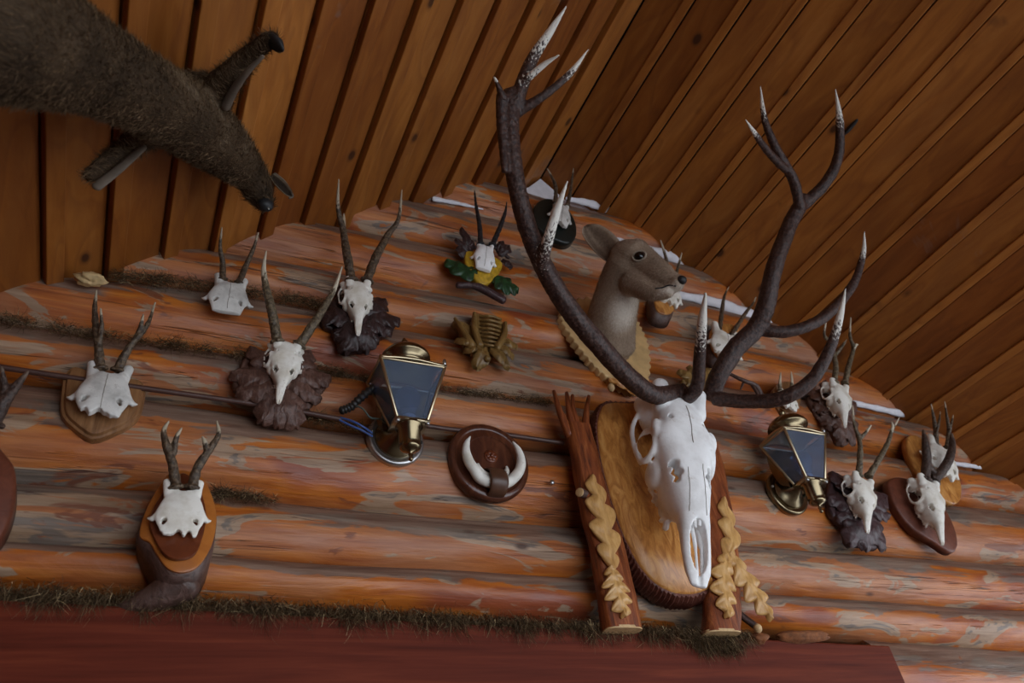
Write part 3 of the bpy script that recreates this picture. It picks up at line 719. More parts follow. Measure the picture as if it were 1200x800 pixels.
# d: brown leaf plaque
t = roe('white roe skull with long antlers on a matted brown carved leaf plaque', TG, SK_FULL, M_bone, (337, 404, .07), (327, 471, .075), 1.0,
    [([(325, 400, .065), (319, 366, .09), (312, 338, .10), (309, 315, .105), (312, 294, .11)], []),
     ([(351, 404, .065), (365, 383, .085), (381, 358, .10), (392, 338, .11), (401, 312, .12)], [])],
    (330, 450, 0.0), wf=1.05, df=0.9, white=0.10, M_ant=M_roe_pale, rad=(0.0125, 0.012, 0.0095, 0.0065, 0.0022), rough=0.0014)
cluster_plaque(t, [(292, 406), (272, 430), (267, 447), (277, 458), (297, 475), (305, 496), (323, 500), (346, 501), (355, 481), (366, 478), (378, 464), (387, 452), (387, 441), (366, 435), (364, 418), (350, 405)],
    (328, 450), [(270, 440), (276, 462), (292, 410), (306, 497), (345, 503), (325, 502), (386, 445), (375, 470), (362, 415), (300, 478)], M_brownleaf, seed=11)

# e: dark leaf plaque
t = roe('white roe skull with long rough antlers on a nearly black carved leaf plaque', TG, SK_FULL, M_bone, (420, 332, .07), (421, 391, .075), 1.0,
    [([(412, 328, .065), (407, 301, .08), (402, 269, .09), (396, 243, .12), (397, 210, .16)], [[(402, 268, .09), (403, 250, .10)]]),
     ([(430, 329, .065), (440, 302, .08), (455, 275, .09), (467, 256, .11), (471, 222, .14)], [])],
    (418, 370, 0.0), wf=1.02, df=0.9, white=0.085, rad=(0.0125, 0.0125, 0.0095, 0.0065, 0.0022), rough=0.0019)
cluster_plaque(t, [(403, 331), (377, 361), (374, 378), (389, 387), (392, 401), (400, 414), (423, 413), (438, 408), (446, 398), (466, 384), (468, 372), (452, 361), (449, 350), (435, 344)],
    (420, 377), [(374, 372), (390, 396), (402, 415), (425, 414), (442, 404), (467, 378), (450, 354), (398, 338), (458, 392)], M_blackleaf, seed=12)

# f: painted green and yellow plaque
t = roe('small white skull with thin black horns on a green and yellow painted leaf plaque', None, SK_FLAT, M_bone_white, (569, 288, .045), (566, 316, .05), .5,
    [([(563, 286, .045), (562, 264, .055), (558, 241, .065), (556, 222, .07)], []),
     ([(577, 287, .045), (586, 266, .055), (592, 249, .065), (594, 236, .07)], [])],
    (566, 310, 0.0), wf=0.78, M_ant=M_black_horn, white=0.01, rad=(0.009, 0.0085, 0.007, 0.0045, 0.0018), rough=0.0012)
P = outline([(545, 296), (549, 317), (567, 333), (584, 321), (589, 308), (575, 298), (556, 294)], 0.035, 4)
obj('yellow_shield', slab(P, 0.012, 0.036, 0.005), M_yellow, t)
for (a, b, c_, w) in (((560, 318), (545, 318), (522, 307), .085), ((575, 325), (588, 332), (606, 341), .085)):
    obj('green_leaf', leaf([W(*a, .018), W(*b, .026), W(*c_, .016)], w, (0, -1, .1), 4, .006, .008, .3), M_green, t)
obj('stem', tube(catmull([W(536, 334, .02), W(560, 336, .03), W(590, 352, .035)], 6), [.010]*6+[.013]*7, 10), M_purpleleaf, t)
lv = []
for (a, b, w) in (((552, 296), (540, 268), .035), ((550, 298), (533, 281), .03), ((545, 305), (536, 290), .035), ((556, 292), (548, 283), .03), ((584, 300), (596, 289), .045), ((588, 305), (599, 315), .03), ((582, 296), (589, 284), .03)):
    A3, B3 = W(*a, .02), W(*b, .03); lv.append(leaf([A3, (A3+B3)/2+[0, -.006, 0], B3], w, (0, -1, 0), 2, .004, .005, .3, 20, 4))
lv.append(tube(catmull([W(545, 303, .02), W(556, 290, .025), W(580, 290, .025), W(596, 302, .02)], 5), .006, 8))
obj('dark_leaves', join(*lv), M_blackleaf, t)

# g: black oval at the ridge
t = roe('little roe skull on a black oval board, highest trophy under the roof ridge', TG, SK_CUT[0], M_bone_grey, (658, 240, .045), (656, 264, .05), .5,
    [([(651, 238, .045), (651, 218, .06), (646, 206, .07), (641, 197, .075)], []),
     ([(665, 241, .045), (669, 220, .06), (672, 197, .075)], [])],
    (650, 262, 0.0), wf=0.80, M_ant=M_roe, white=0.03, rad=(0.008, 0.0075, 0.006, 0.0045, 0.002))
P = outline([(625, 250), (628, 239), (638, 232), (652, 234), (666, 244), (675, 260), (676, 275), (670, 283), (658, 283), (640, 274), (629, 263)], 0.03, 5)
obj('oval_board', slab(P, -0.005, 0.03, 0.007), M_blackboard, t)

# h: slice behind the deer head
t = roe('small antlers on a bark-edged slice half hidden behind the deer head', TG, SK_CUT[1], M_bone, (784, 330, .05), (783, 357, .055), .5,
    [([(780, 326, .05), (781, 307, .06), (778, 294, .07), (774, 281, .08)], []),
     ([(789, 330, .05), (794, 315, .06), (799, 296, .075)], [])],
    (780, 360, 0.0), wf=1.0, M_ant=M_roe_pale, white=0.05, rad=(0.008, 0.0075, 0.006, 0.0045, 0.002))
slice_board(t, [(775, 326), (768, 338), (766, 352), (770, 365), (779, 369), (788, 366), (792, 352), (790, 336), (784, 326)],
            [(768, 336), (760, 348), (757, 364), (760, 378), (770, 384), (781, 383), (787, 368), (784, 350), (776, 336)], .045, M_honey, M_bark)

# i: slice right of the brow tine
t = roe('small roe skull with thin antlers on a round bark-rimmed slice behind the stag antler', TG, SK_CUT[0], M_bone, (850, 390, .055), (850, 421, .06), .5,
    [([(843, 388, .05), (846, 365, .065), (849, 347, .075), (854, 336, .08)], []),
     ([(857, 393, .05), (865, 380, .06), (875, 365, .07), (882, 356, .075), (886, 348, .08)], [])],
    (850, 405, 0.0), wf=1.15, M_ant=M_roe, white=0.03, rad=(0.0085, 0.008, 0.0065, 0.0045, 0.002))
slice_board(t, [(838, 382), (832, 388), (831, 400), (836, 414), (846, 424), (857, 428), (867, 420), (872, 404), (868, 390), (856, 380)],
            [(833, 389), (826, 398), (824, 412), (828, 428), (838, 438), (851, 440), (861, 431), (866, 414), (862, 400), (850, 388)], .04, M_honey, M_bark)

# j: brown leaf plaque right of the stag antler
t = roe('white roe skull on a long brown carved leaf plaque, upper right behind the stag antler', TG, SK_FULL, M_bone, (984, 452, .085), (994, 499, .10), 1.0,
    [([(978, 448, .08), (979, 425, .10), (973, 402, .115), (966, 392, .15), (969, 371, .19)], [[(980, 415, .10), (988, 404, .125), (992, 398, .13)]]),
     ([(990, 449, .08), (995, 427, .10), (1000, 408, .115), (996, 393, .17), (997, 372, .22)], [[(1000, 410, .115), (1003, 404, .125), (1006, 404, .13)]])],
    (975, 480, 0.0), wf=1.05, M_ant=M_roe_pale, white=0.05)
cluster_plaque(t, [(946, 462), (950, 475), (960, 490), (975, 505), (984, 522), (998, 523), (1003, 510), (1001, 495), (1000, 470), (985, 455), (960, 450)],
    (975, 485), [(948, 460), (952, 478), (966, 500), (984, 523), (1000, 522), (1003, 500), (1000, 474), (965, 449)], M_brownleaf, seed=13, d1=.02)

# k: dark leaf plaque
t = roe('white roe skull with forked antlers on a dark glossy leaf plaque right of right lantern', TG, SK_FULL, M_bone, (1012, 563, .085), (1021, 623, .10), 1.0,
    [([(1006, 557, .08), (1008, 534, .10), (1007, 514, .11), (1001, 497, .12), (999, 475, .13)], [[(1009, 513, .11), (1015, 506, .125), (1021, 498, .135)]]),
     ([(1018, 558, .08), (1030, 538, .10), (1040, 520, .11), (1045, 505, .12), (1054, 489, .13)], [[(1043, 512, .11), (1046, 500, .13), (1045, 494, .135)]])],
    (1003, 595, 0.0), wf=1.02, M_ant=M_roe_pale, white=0.06, rough=0.0018)
cluster_plaque(t, [(970, 560), (969, 590), (977, 607), (990, 620), (995, 640), (1012, 643), (1033, 646), (1034, 630), (1030, 620), (1040, 607), (1039, 590), (1030, 580), (1018, 570), (988, 552), (977, 547)],
    (1002, 595), [(972, 555), (968, 585), (978, 608), (993, 638), (1012, 645), (1035, 645), (1040, 606), (1036, 583), (985, 600), (1000, 620)], M_purpleleaf, seed=14, d1=.025, width=.085)

# l: reddish oval board
t = roe('white skull with stout dark brown antlers on a reddish oval board at far right', TG, SK_FULL, M_bone, (1089, 566, .085), (1110, 637, .10), 1.0,
    [([(1084, 562, .08), (1086, 541, .10), (1085, 522, .12), (1082, 504, .13)], []),
     ([(1094, 563, .08), (1105, 550, .10), (1113, 536, .12), (1116, 520, .13), (1115, 508, .14)], [[(1086, 545, .10), (1093, 552, .09), (1100, 556, .09)]])],
    (1085, 605, 0.0), wf=0.95, M_ant=M_brown_horn, white=0.02, rad=(0.016, 0.016, 0.015, 0.012, 0.005), rough=0.001)
P = outline([(1040, 567), (1044, 561), (1054, 559), (1069, 563), (1086, 573), (1104, 591), (1117, 615), (1122, 635), (1119, 646), (1110, 646), (1095, 636), (1071, 621), (1055, 603), (1045, 585)], 0.02, 4)
obj('oval_board', slab(P, -0.005, 0.024, 0.007), M_oval, t)

# m: honey oval behind
t = roe('trophy on a honey coloured oval board half hidden behind the stout brown antlers', TG, SK_CUT[1], M_bone, (1103, 524, .06), (1104, 556, .07), .5,
    [([(1098, 522, .06), (1096, 503, .08), (1094, 488, .12), (1091, 473, .16)], [[(1097, 508, .08), (1100, 496, .10), (1102, 482, .11)]]),
     ([(1110, 524, .06), (1112, 505, .08), (1110, 490, .12), (1107, 470, .17)], [[(1112, 508, .08), (1115, 496, .10), (1117, 486, .11)]])],
    (1098, 550, 0.0), wf=1.1, M_ant=M_roe, white=0.03, rad=(0.009, 0.0085, 0.007, 0.005, 0.002))
P = outline([(1063, 514), (1069, 509), (1080, 513), (1098, 524), (1114, 541), (1125, 561), (1127, 580), (1121, 590), (1108, 587), (1088, 572), (1072, 548), (1064, 528)], 0.02, 4)
obj('oval_board', slab(P, -0.005, 0.022, 0.006), M_honey, t)

# n: behind the right lantern
t = roe('tiny pale skull and two short prongs above the right lantern, below the stag antler', TG, SK_CUT[0], M_bone, (921, 458, .03), (926, 480, .035), .5,
    [([(914, 457, .03), (914, 447, .04), (915, 436, .045)], []), ([(927, 456, .03), (928, 446, .04), (927, 435, .045)], [])],
    (922, 470, 0.0), wf=1.15, M_ant=M_roe_pale, white=0.06, rad=(0.007, 0.0065, 0.005, 0.004, 0.002))
P = outline([(905, 462), (912, 450), (925, 447), (936, 456), (938, 472), (930, 484), (914, 482)], 0.01, 4)
obj('back_board', slab(P, -0.005, 0.012, 0.004), M_shield, t)

# o: cut by the left frame edge
t = roe('dark forked antler cut off by the left edge of the photograph', TG, SK_CUT[1], M_bone_grey, (-40, 500, .05), (-48, 555, .06), .5,
    [([(-34, 498, .05), (-40, 470, .07), (-44, 440, .08), (-40, 415, .09)], []), ([(-8, 496, .05), (3, 474, .07), (16, 456, .08), (33, 435, .09)], [[(2, 475, .07), (5, 455, .08), (2, 430, .10)]])],
    (-25, 560, 0.0), wf=1.1, M_ant=M_brown_horn, white=0.02, rad=(0.014, 0.014, 0.012, 0.009, 0.003))
P = outline([(-60, 520), (-20, 512), (6, 536), (18, 556), (18, 590), (8, 622), (-12, 645), (-60, 640)], 0.03, 4)
obj('wooden_board', slab(P, -0.005, 0.05, 0.008), M_oval, t)

# ------------------------------------------------------------------ the stag
t = thing('stag_trophy', 'large white stag skull with huge dark antlers on a bark-edged board between carved branches', 'hunting trophy', W(790, 600, 0))
# plaque (symmetrical wood slice, notched bark rim)
cx = (W(700, 500, .06)[0]+W(868, 540, .06)[0])/2
frontpx = [(742, 470), (712, 470), (702, 480), (699, 500), (702, 530), (710, 565), (722, 605), (736, 640), (752, 668), (772, 688), (797, 698), (823, 696), (842, 682), (848, 650), (843, 610), (838, 570), (834, 530), (828, 500), (812, 476), (780, 466)]
Fp = catmull([W(u, v, .065) for u, v in frontpx], 10, True); c = Fp.mean(0)
k = np.arange(len(Fp)); nt = 1+0.010*np.where(k % 2 == 0, 1, -1)+0.004*np.sin(k*.9)
back = c+(Fp-c)*[1.015, 1, 1.01]; back[:, 1] = -0.012
rims = []
for f, yy, s in ((0, -.012, 1.0), (.35, -.028, 1.02), (.7, -.048, 1.02), (1.0, -.062, 1.0)):
    q = c+(Fp-c)*s*nt[:, None]; q[:, 1] = yy; q[:, 2] -= (1-f)*0.012; rims.append(q)
obj('plaque_bark', loft(rims), M_barkrim, t, angle=0.9)
q0 = c+(Fp-c)*.985; q1 = c+(Fp-c)*.965; q2 = c+(Fp-c)*.6
for q, yy in ((q0, -.058), (q1, -.069), (q2, -.066)): q[:, 1] = yy
q00 = q0.copy(); q00[:, 1] = -.03
obj('plaque_face', loft([q00, q0, q1, q2]), M_honey, t)
# side branches
def branch(axis, halfw, mat, forks=None, seed=0):
    A = catmull([W(*p) for p in axis], 10); n = len(A); rad = np.interp(np.linspace(0, 1, n), np.linspace(0, 1, len(halfw)), halfw)
    V = []; seg = 20
    for i in range(n):
        for s in range(seg):
            a = 2*math.pi*s/seg; ca, sa = math.cos(a), math.sin(a)
            w = rad[i]*np.sign(ca)*abs(ca)**.6*(1+.03*math.sin(i*.7+a*3)); dd = 0.026*np.sign(sa)*abs(sa)**.7*(1+.10*math.sin(5*a+i*.3))
            V.append(A[i]+[w, dd, 0])
    F = [(i*seg+s, i*seg+(s+1) % seg, (i+1)*seg+(s+1) % seg, (i+1)*seg+s) for i in range(n-1) for s in range(seg)]
    F.append(tuple(range(seg))[::-1]); F.append(tuple((n-1)*seg+s for s in range(seg)))
    parts = [(np.array(V), F)]
    if forks:
        for fk, r0, r1 in forks: P = catmull([W(*p) for p in fk], 5); parts.append(tube(P, np.linspace(r0, r1, len(P)), 10))
    return join(*parts)
bl = branch([(729, 738, .05), (715, 660, .05), (698, 595, .05), (686, 540, .05), (676, 500, .05)], [.052, .048, .043, .038, .036], M_branch,
            [([(668, 510, 0.050), (657, 485, 0.055), (649, 458, 0.060)], .015, .005), ([(673, 510, 0.050), (667, 482, 0.060), (664, 460, 0.065)], .013, .005),
             ([(680, 510, 0.050), (672, 480, 0.055), (671, 463, 0.060)], .010, .005), ([(686, 512, 0.050), (687, 485, 0.060), (690, 464, 0.065)], .013, .005)])
b1 = obj('side_branch', bl, M_branch, t, angle=1.0)
br = branch([(845, 742, .05), (846, 690, .05), (842, 620, .05), (834, 560, .05), (826, 520, .05)], [.056, .054, .050, .044, .034], M_branch)
b2 = obj('side_branch', br, M_branch, t, angle=1.0)
def endcap(p, w, parent):
    c = W(*p); a = np.linspace(0, 2*math.pi, 25)[:-1]
    P = np.c_[np.sign(np.cos(a))*np.abs(np.cos(a))**.6*w, np.sign(np.sin(a))*np.abs(np.sin(a))**.7*.0255, np.zeros(24)]+c
    obj('sawn_end', loft([P+[0, 0, .004], P-[0, 0, .003]]), M_endgrain, parent, angle=.6, label='pale sawn end')
endcap((729, 738, .05), .050, b1); endcap((845, 742, .05), .054, b2)
stub = W(680, 575, .035)
obj('stub', join(tube([W(693, 582, .05), W(680, 577, .075)], [.011, .012], 14)), M_bark, b1)
obj('stub_end', lathe([(.0115, 0), (.0115, .003), (.009, .004)], W(679.5, 577, .081), W(676, 574, .095)-W(684, 579, .075), 18), M_endgrain, b1, label='pale oval cut face')
def carved(spine, w, lobes, parent, phase=0.0, lift=.076): obj('oak_leaf', leaf([W(u, v, lift) for u, v in spine], w, (0, -1, 0), lobes, .007, .006, .62, 110, 8, phase), M_leafwood, parent, label='pale carved oak leaf')
carved([(717, 668), (711, 632), (702, 592), (692, 558)], .088, 4, b1)
carved([(714, 664), (721, 690), (731, 723)], .078, 4, b1)
carved([(851, 660), (855, 635), (852, 610), (846, 584)], .070, 3, b2)
carved([(849, 650), (847, 685), (852, 724)], .080, 4, b2)
carved([(853, 648), (870, 675), (886, 700), (903, 726)], .084, 4, b2)
obj('twig', join(tube(catmull([W(850, 700, .02), W(868, 720, .03), W(886, 734, .045)], 5), .009, 10)), M_bark, b2)
obj('twig_end', ball(W(888, 736, .05), (.011, .011, .012)), M_endgrain, b2, label='pale cut twig end')
# skull
A3, B3 = W(797, 470, .20), W(829, 682, .25)
SKM = place_skull(SK_LONG, A3, B3, 1.0, 1.0, 1.0, turn=0.10); obj('skull', SKM, M_bone_white, t)
suture(t, SKM, A3, B3, .06, .30, .0012); suture(t, SKM, A3+[.018, 0, 0], B3+[.026, 0, 0], .42, .68, .0009); suture(t, SKM, A3-[.020, 0, 0], B3-[.024, 0, 0], .44, .66, .0009)
def ch(pts, rad, wl): return ([W(*p) for p in pts], rad, wl)
left = [ch([(792, 461, .20), (765, 462, .22), (735, 440, .25), (700, 402, .31), (660, 352, .38), (627, 290, .46), (607, 225, .53), (598, 160, .59), (599, 110, .64)], [.026, .026, .0265, .027, .026, .024, .0225, .0235, .024], 0),
        ch([(592, 200, .56), (588, 150, .60), (587, 112, .64)], [.010, .013, .013], 0),
        ch([(603, 125, .63), (621, 75, .70), (644, 38, .76), (664, 7, .81)], [.020, .0165, .011, .003], .16),
        ch([(615, 95, .68), (637, 76, .73), (656, 64, .77)], [.010, .008, .0025], .10),
        ch([(606, 132, .62), (640, 110, .68), (668, 86, .73), (690, 57, .78)], [.014, .011, .009, .0025], .09),
        ch([(590, 116, .64), (583, 99, .66), (579, 90, .67)], [.012, .006, .004], .015),
        ch([(634, 312, .44), (641, 285, .50), (652, 248, .56), (665, 212, .62)], [.016, .0145, .011, .003], .17),
        ch([(806, 466, .22), (817, 452, .27), (820, 415, .34), (823, 375, .42), (827, 343, .49)], [.020, .019, .017, .013, .004], .14)]
(V2, F2), tip = antler(left, 0.0034, 0, (W(797, 464, .205), W(765, 462, .22)-W(800, 464, .20), .027), .0014, 21)
obj('antler', (V2, F2), M_stag, t, attrs={'tip': tip})
right = [ch([(834, 464, .20), (842, 440, .25), (862, 408, .31), (885, 385, .36), (897, 360, .41), (907, 315, .48), (925, 265, .55), (942, 233, .60)], [.026, .027, .028, .028, .027, .025, .023, .022], 0),
         ch([(840, 450, .235), (850, 418, .28), (872, 393, .33)], [.012, .013, .012], 0),
         ch([(938, 245, .59), (930, 212, .64), (910, 175, .69), (896, 140, .73), (891, 101, .78)], [.017, .0155, .0135, .0100, .0025], .09),
         ch([(920, 198, .66), (902, 180, .70), (887, 160, .74), (873, 139, .78)], [.012, .011, .009, .002], .08),
         ch([(942, 240, .59), (966, 216, .65), (982, 185, .72), (984, 145, .79), (979, 104, .85)], [.019, .0175, .0155, .0125, .0025], .10),
         ch([(888, 386, .36), (925, 388, .40), (965, 372, .45), (998, 336, .51), (1011, 300, .56), (1013, 271, .60)], [.020, .0175, .017, .014, .0095, .0025], .09),
         ch([(838, 467, .215), (875, 470, .27), (915, 467, .35), (950, 446, .42), (972, 410, .49), (984, 372, .55), (991, 338, .60)], [.021, .020, .0205, .019, .0155, .0105, .0025], .13)]
(V2, F2), tip = antler(right, 0.0034, 0, (W(836, 466, .205), W(850, 445, .25)-W(834, 466, .20), .027), .0014, 22)
obj('antler', (V2, F2), M_stag, t, attrs={'tip': tip})

# ------------------------------------------------------------------ deer head
t = thing('deer_head_mount', 'stuffed hornless grey-brown deer head turned right on a serrated pale plaque', 'hunting trophy', W(712, 400, 0))
serr = [(657, 371), (668, 392), (684, 414), (702, 434), (722, 449), (742, 459), (757, 452), (762, 430), (760, 405), (752, 385), (740, 368), (700, 350), (672, 352)]
P = outline(serr, 0.02, 12); kk = np.arange(len(P)); cc = P.mean(0); P = cc+(P-cc)*(1+0.022*np.where(kk % 4 < 2, 1, -1))[:, None]
obj('serrated_plaque', slab(P, -0.005, 0.022, 0.004), M_serr, t, angle=0.7)
lf = leaf([W(712, 444, .024), W(732, 452, .03), W(745, 463, .02)], .03, (0, -1, 0), 3, .004, .004)
obj('acorn', join(ball(W(716, 454, .03), (.011, .011, .014))), M_endgrain, t)
obj('oak_leaf', lf, M_honey, t)
def pt(*a): return W(*a)
neck = tube(catmull([pt(712, 404, .015), pt(715, 385, .06), pt(721, 355, .13), pt(730, 325, .20), pt(738, 308, .25)], 6), np.interp(np.linspace(0, 1, 25), [0, .3, .65, 1], [.088, .078, .068, .064]), 24)
head = tube(catmull([pt(728, 300, .24), pt(742, 304, .26), pt(758, 314, .28), pt(778, 326, .32), pt(794, 333, .345)], 6), np.interp(np.linspace(0, 1, 25), [0, .25, .5, .75, 1], [.052, .062, .052, .037, .026]), 24)
jaw = tube(catmull([pt(742, 330, .24), pt(762, 340, .28), pt(784, 342, .32)], 6), np.linspace(.045, .020, 13), 16)
browr = tube(catmull([pt(745, 291, .26), pt(762, 304, .295), pt(782, 319, .335)], 5), np.linspace(.034, .022, 11), 14)
V, F = remesh(join(neck, head, jaw, browr, ball(pt(793, 331, .35), (.023, .023, .021))), 0.005, 6)
base = catmull([pt(712, 404, .015), pt(721, 355, .13), pt(738, 308, .25)], 6)
def tone_of(V):
    # cheek and throat are paler; patches of hair colour stay with the animal
    th = W(720, 375, .14); z = V[:, 2]
    f = 0.42+0.10*vnoise(V, 30, 4); lowz = W(760, 345, .27)[2]
    throat = np.clip(1-np.linalg.norm((V-W(735, 365, .17))/[.07, .09, .08], axis=1), 0, 1)
    mouth = np.clip(1-np.linalg.norm((V-W(785, 340, .33))/[.05, .06, .018], axis=1), 0, 1)
    return np.clip(f+throat*0.9+mouth*0.8, 0, 1)
obj('head', (V, F), M_deerskin, t, attrs={'tone': tone_of(V)})
bvh = BVHTree.FromPolygons([Vector(v) for v in V], F)
def hit(u, v):
    h = bvh.ray_cast(Vector(CAM), ray(u, v)); return (np.array(h[0]), np.array(h[1])) if h[0] is not None else (None, None)
p, n = hit(749, 300)
if p is not None:
    obj('eye', ball(p-n*.003, (.0155, .0155, .0155)), M_eye, t, label='glossy black glass eye')
    a = np.linspace(0, 2*math.pi, 21)[:-1]; u_ = np.cross(n, [0, 0, 1]); u_ /= np.linalg.norm(u_); w_ = np.cross(n, u_)
    rim = np.array([p+n*.001+u_*math.cos(x)*.020+w_*math.sin(x)*.0155 for x in a])
    obj('eyelid', tube(np.vstack([rim, rim[:2]]), .0032, 8), plain('pale eyelid', (0.30, 0.24, 0.18), 0.8), t)
obj('nose', ball(pt(799, 328, .368), (.015, .013, .013)), M_nose, t, label='black nose')
mp = [hit(u, v) for u, v in ((768, 338), (776, 337), (784, 334), (792, 335))]; mp = [a+b*.0005 for a, b in mp if a is not None]
if len(mp) > 2: obj('mouth', tube(catmull(mp, 4), .0022, 6), M_nose, t)
def ear(base, tip, w, side):
    B, T_ = np.asarray(base), np.asarray(tip); ax = T_-B; L = np.linalg.norm(ax); ax /= L
    s = np.asarray(side, float); s -= ax*np.dot(s, ax); s /= np.linalg.norm(s); nn = np.cross(ax, s); V = []; nt, ns = 14, 11
    for off in (0, 1):
        for i in range(nt):
            tt = i/(nt-1); ww = w*(math.sin(math.pi*(tt*.76+.12))**.75)*(1-.75*max(0, (tt-.86)/.14)**2)
            for k in range(ns):
                a = -1+2*k/(ns-1); V.append(B+ax*L*tt+s*ww*a+nn*(ww*.75*(a*a)-ww*.4+(-.004 if off else 0)))
    o2 = nt*ns; F = []
    for i in range(nt-1):
        for k in range(ns-1): q = i*ns+k; F.append((q, q+1, q+ns+1, q+ns)); q += o2; F.append((q+ns, q+ns+1, q+1, q))
        for k in (0, ns-1): q = i*ns+k; F.append((q, q+ns, q+ns+o2, q+o2))
    for k in range(ns-1): q = (nt-1)*ns+k; F.append((q, q+1, q+1+o2, q+o2)); F.append((k, k+1, k+1+o2, k+o2))
    return np.array(V), F
E1 = ear(pt(728, 312, .235), pt(686, 264, .22), .047, (-1, .3, .8))
obj('ear', E1, M_deerskin, t, attrs={'tone': np.r_[np.tile(np.r_[.55, .3, .12, .05, .1, .25, .1, .05, .12, .4, .6], 14), np.full(154, .35)]})
def fur(V, F, n, flow, length, width, lift=.35, seed=0, tone=None, jitter=.25, keep=None):
    g = np.random.default_rng(seed); me = make_mesh('f', V, F); tri = []; 
    me.calc_loop_triangles(); T = np.array([lt.vertices[:] for lt in me.loop_triangles]); bpy.data.meshes.remove(me)
    V = np.asarray(V); A, B, Cc = V[T[:, 0]], V[T[:, 1]], V[T[:, 2]]; cr = np.cross(B-A, Cc-A); ar = np.linalg.norm(cr, axis=1); nn = cr/(ar[:, None]+1e-12)
    idx = g.choice(len(T), n, p=ar/ar.sum()); r1, r2 = np.sqrt(g.random(n)), g.random(n)
    P = A[idx]*(1-r1)[:, None]+B[idx]*(r1*(1-r2))[:, None]+Cc[idx]*(r1*r2)[:, None]; N = nn[idx]
    fl = flow(P); fl = fl-N*(fl*N).sum(1)[:, None]; fl /= np.linalg.norm(fl, axis=1)[:, None]+1e-9
    if keep is not None: m = keep(P, N); P, N, fl = P[m], N[m], fl[m]
    d = fl+N*lift+g.normal(size=P.shape)*jitter
    tv = tone(P) if tone is not None else np.full(len(P), .5)
    return strips(P-N*.0006, d, length*g.uniform(.6, 1.2, len(P)), width, 2, .15, 0, seed, np.clip(tv+g.normal(size=len(P))*.13, 0, 1))
nose3 = pt(794, 333, .345); brow3 = pt(738, 300, .25); neck3 = pt(712, 404, .015)
def flow_deer(P):
    a = (brow3-nose3)/np.linalg.norm(brow3-nose3); b = (neck3-brow3)/np.linalg.norm(neck3-brow3)
    w = np.clip(((P-brow3)@b)/.12+.4, 0, 1)[:, None]; return a*(1-w)+b*w
me = fur(V, F, 26000, flow_deer, .009, .0009, .22, 5, tone_of)
fm = obj('hair', me, M_deerfur, t); fm['kind'] = 'stuff'
me.transform(Matrix.Translation(-Vector(t.location)))

# ------------------------------------------------------------------ pelt animal under the left roof
t = thing('stuffed_animal', 'brown furry stuffed animal with outstretched legs hung under the dark left roof boards', 'stuffed animal', W(150, 110, .6))
spine = [pt(306, 222, 0.285), pt(288, 200, 0.335), pt(255, 168, 0.445), pt(215, 138, 0.545), pt(165, 108, 0.645), pt(100, 75, 0.745), pt(30, 45, 0.835), pt(-60, 10, 0.915)]
Sp = catmull(spine, 6); rr = np.interp(np.linspace(0, 1, len(Sp)), np.linspace(0, 1, 8), [.029, .043, .064, .071, .068, .075, .092, .105])
body = tube(Sp, rr, 26)
leg1 = tube(catmull([pt(240, 122, 0.545), pt(262, 98, 0.615), pt(290, 68, 0.685), pt(312, 49, 0.735), pt(322, 46, 0.745)], 5), np.interp(np.linspace(0, 1, 21), [0, .3, .6, 1], [.045, .028, .018, .016]), 14)
leg2 = tube(catmull([pt(178, 150, 0.525), pt(150, 172, 0.485), pt(122, 193, 0.465), pt(104, 207, 0.455)], 5), np.interp(np.linspace(0, 1, 16), [0, .4, 1], [.035, .020, .014]), 14)
sh1 = ball(pt(235, 118, 0.545), (.06, .06, .05)); hip = ball(pt(70, 62, 0.775), (.085, .085, .07))
muz = tube(catmull([pt(298, 215, 0.305), pt(306, 229, 0.285), pt(311, 240, 0.280)], 4), [.036]*4+[.030]*2+[.022]*3, 16)
V, F = remesh(join(body, leg1, leg2, sh1, hip, muz), 0.006, 5)
top = np.array(spine)
def tone_pelt(P):
    f = .30+.13*vnoise(P, 22, 9)+.10*vnoise(P*[1, 1, 1], 55, 2)
    ridge = catmull([pt(130, 55, 0.705), pt(170, 85, 0.685), pt(215, 105, 0.635), pt(250, 135, 0.535), pt(290, 180, 0.385)], 4)
    d = np.min(np.linalg.norm(P[:, None]-ridge[None], axis=2), axis=1)
    return np.clip(f+.45*np.exp(-(d/.035)**2)-.15*np.exp(-(np.linalg.norm(P-pt(311, 240, 0.285), axis=1)/.03)**2), 0, 1)
obj('body', (V, F), M_peltskin, t, attrs={'tone': tone_pelt(V)})
def flow_pelt(P):
    i = np.argmin(np.linalg.norm(P[:, None]-Sp[None], axis=2), axis=1); T_ = np.gradient(Sp, axis=0); return T_[i]
me = fur(V, F, 46000, flow_pelt, .019, .0011, .28, 6, tone_pelt, .22)
me.transform(Matrix.Translation(-Vector(t.location))); fm = obj('fur', me, M_pelt, t); fm['kind'] = 'stuff'
M_pale = plain('pale hide edge', (0.12, 0.09, 0.065), 0.85)
obj('hoof', join(tube([pt(319, 48, 0.745), pt(328, 54, 0.750), pt(331, 58, 0.750)], [.017, .015, .006], 12, True, .6, [0, 0, 1])), M_nose, t, label='dark hollow hoof')
obj('hide_edge', tube(catmull([pt(319, 38, 0.740), pt(327, 45, 0.740), pt(332, 57, 0.745)], 4), .0022, 6), M_pale, t)
obj('hide_edge', tube(catmull([pt(308, 66, 0.725), pt(290, 84, 0.685), pt(275, 104, 0.635), pt(264, 125, 0.585)], 5), np.linspace(.004, .010, 16), 8), M_pale, t)
obj('hide_edge', tube(catmull([pt(168, 172, 0.505), pt(142, 196, 0.475), pt(113, 219, 0.460)], 5), np.linspace(.008, .010, 11), 10, True, .5, [0, 1, 0]), M_pale, t)
obj('snout', ball(pt(311, 240, 0.290), (.019, .016, .017)), M_nose, t, label='black snout')
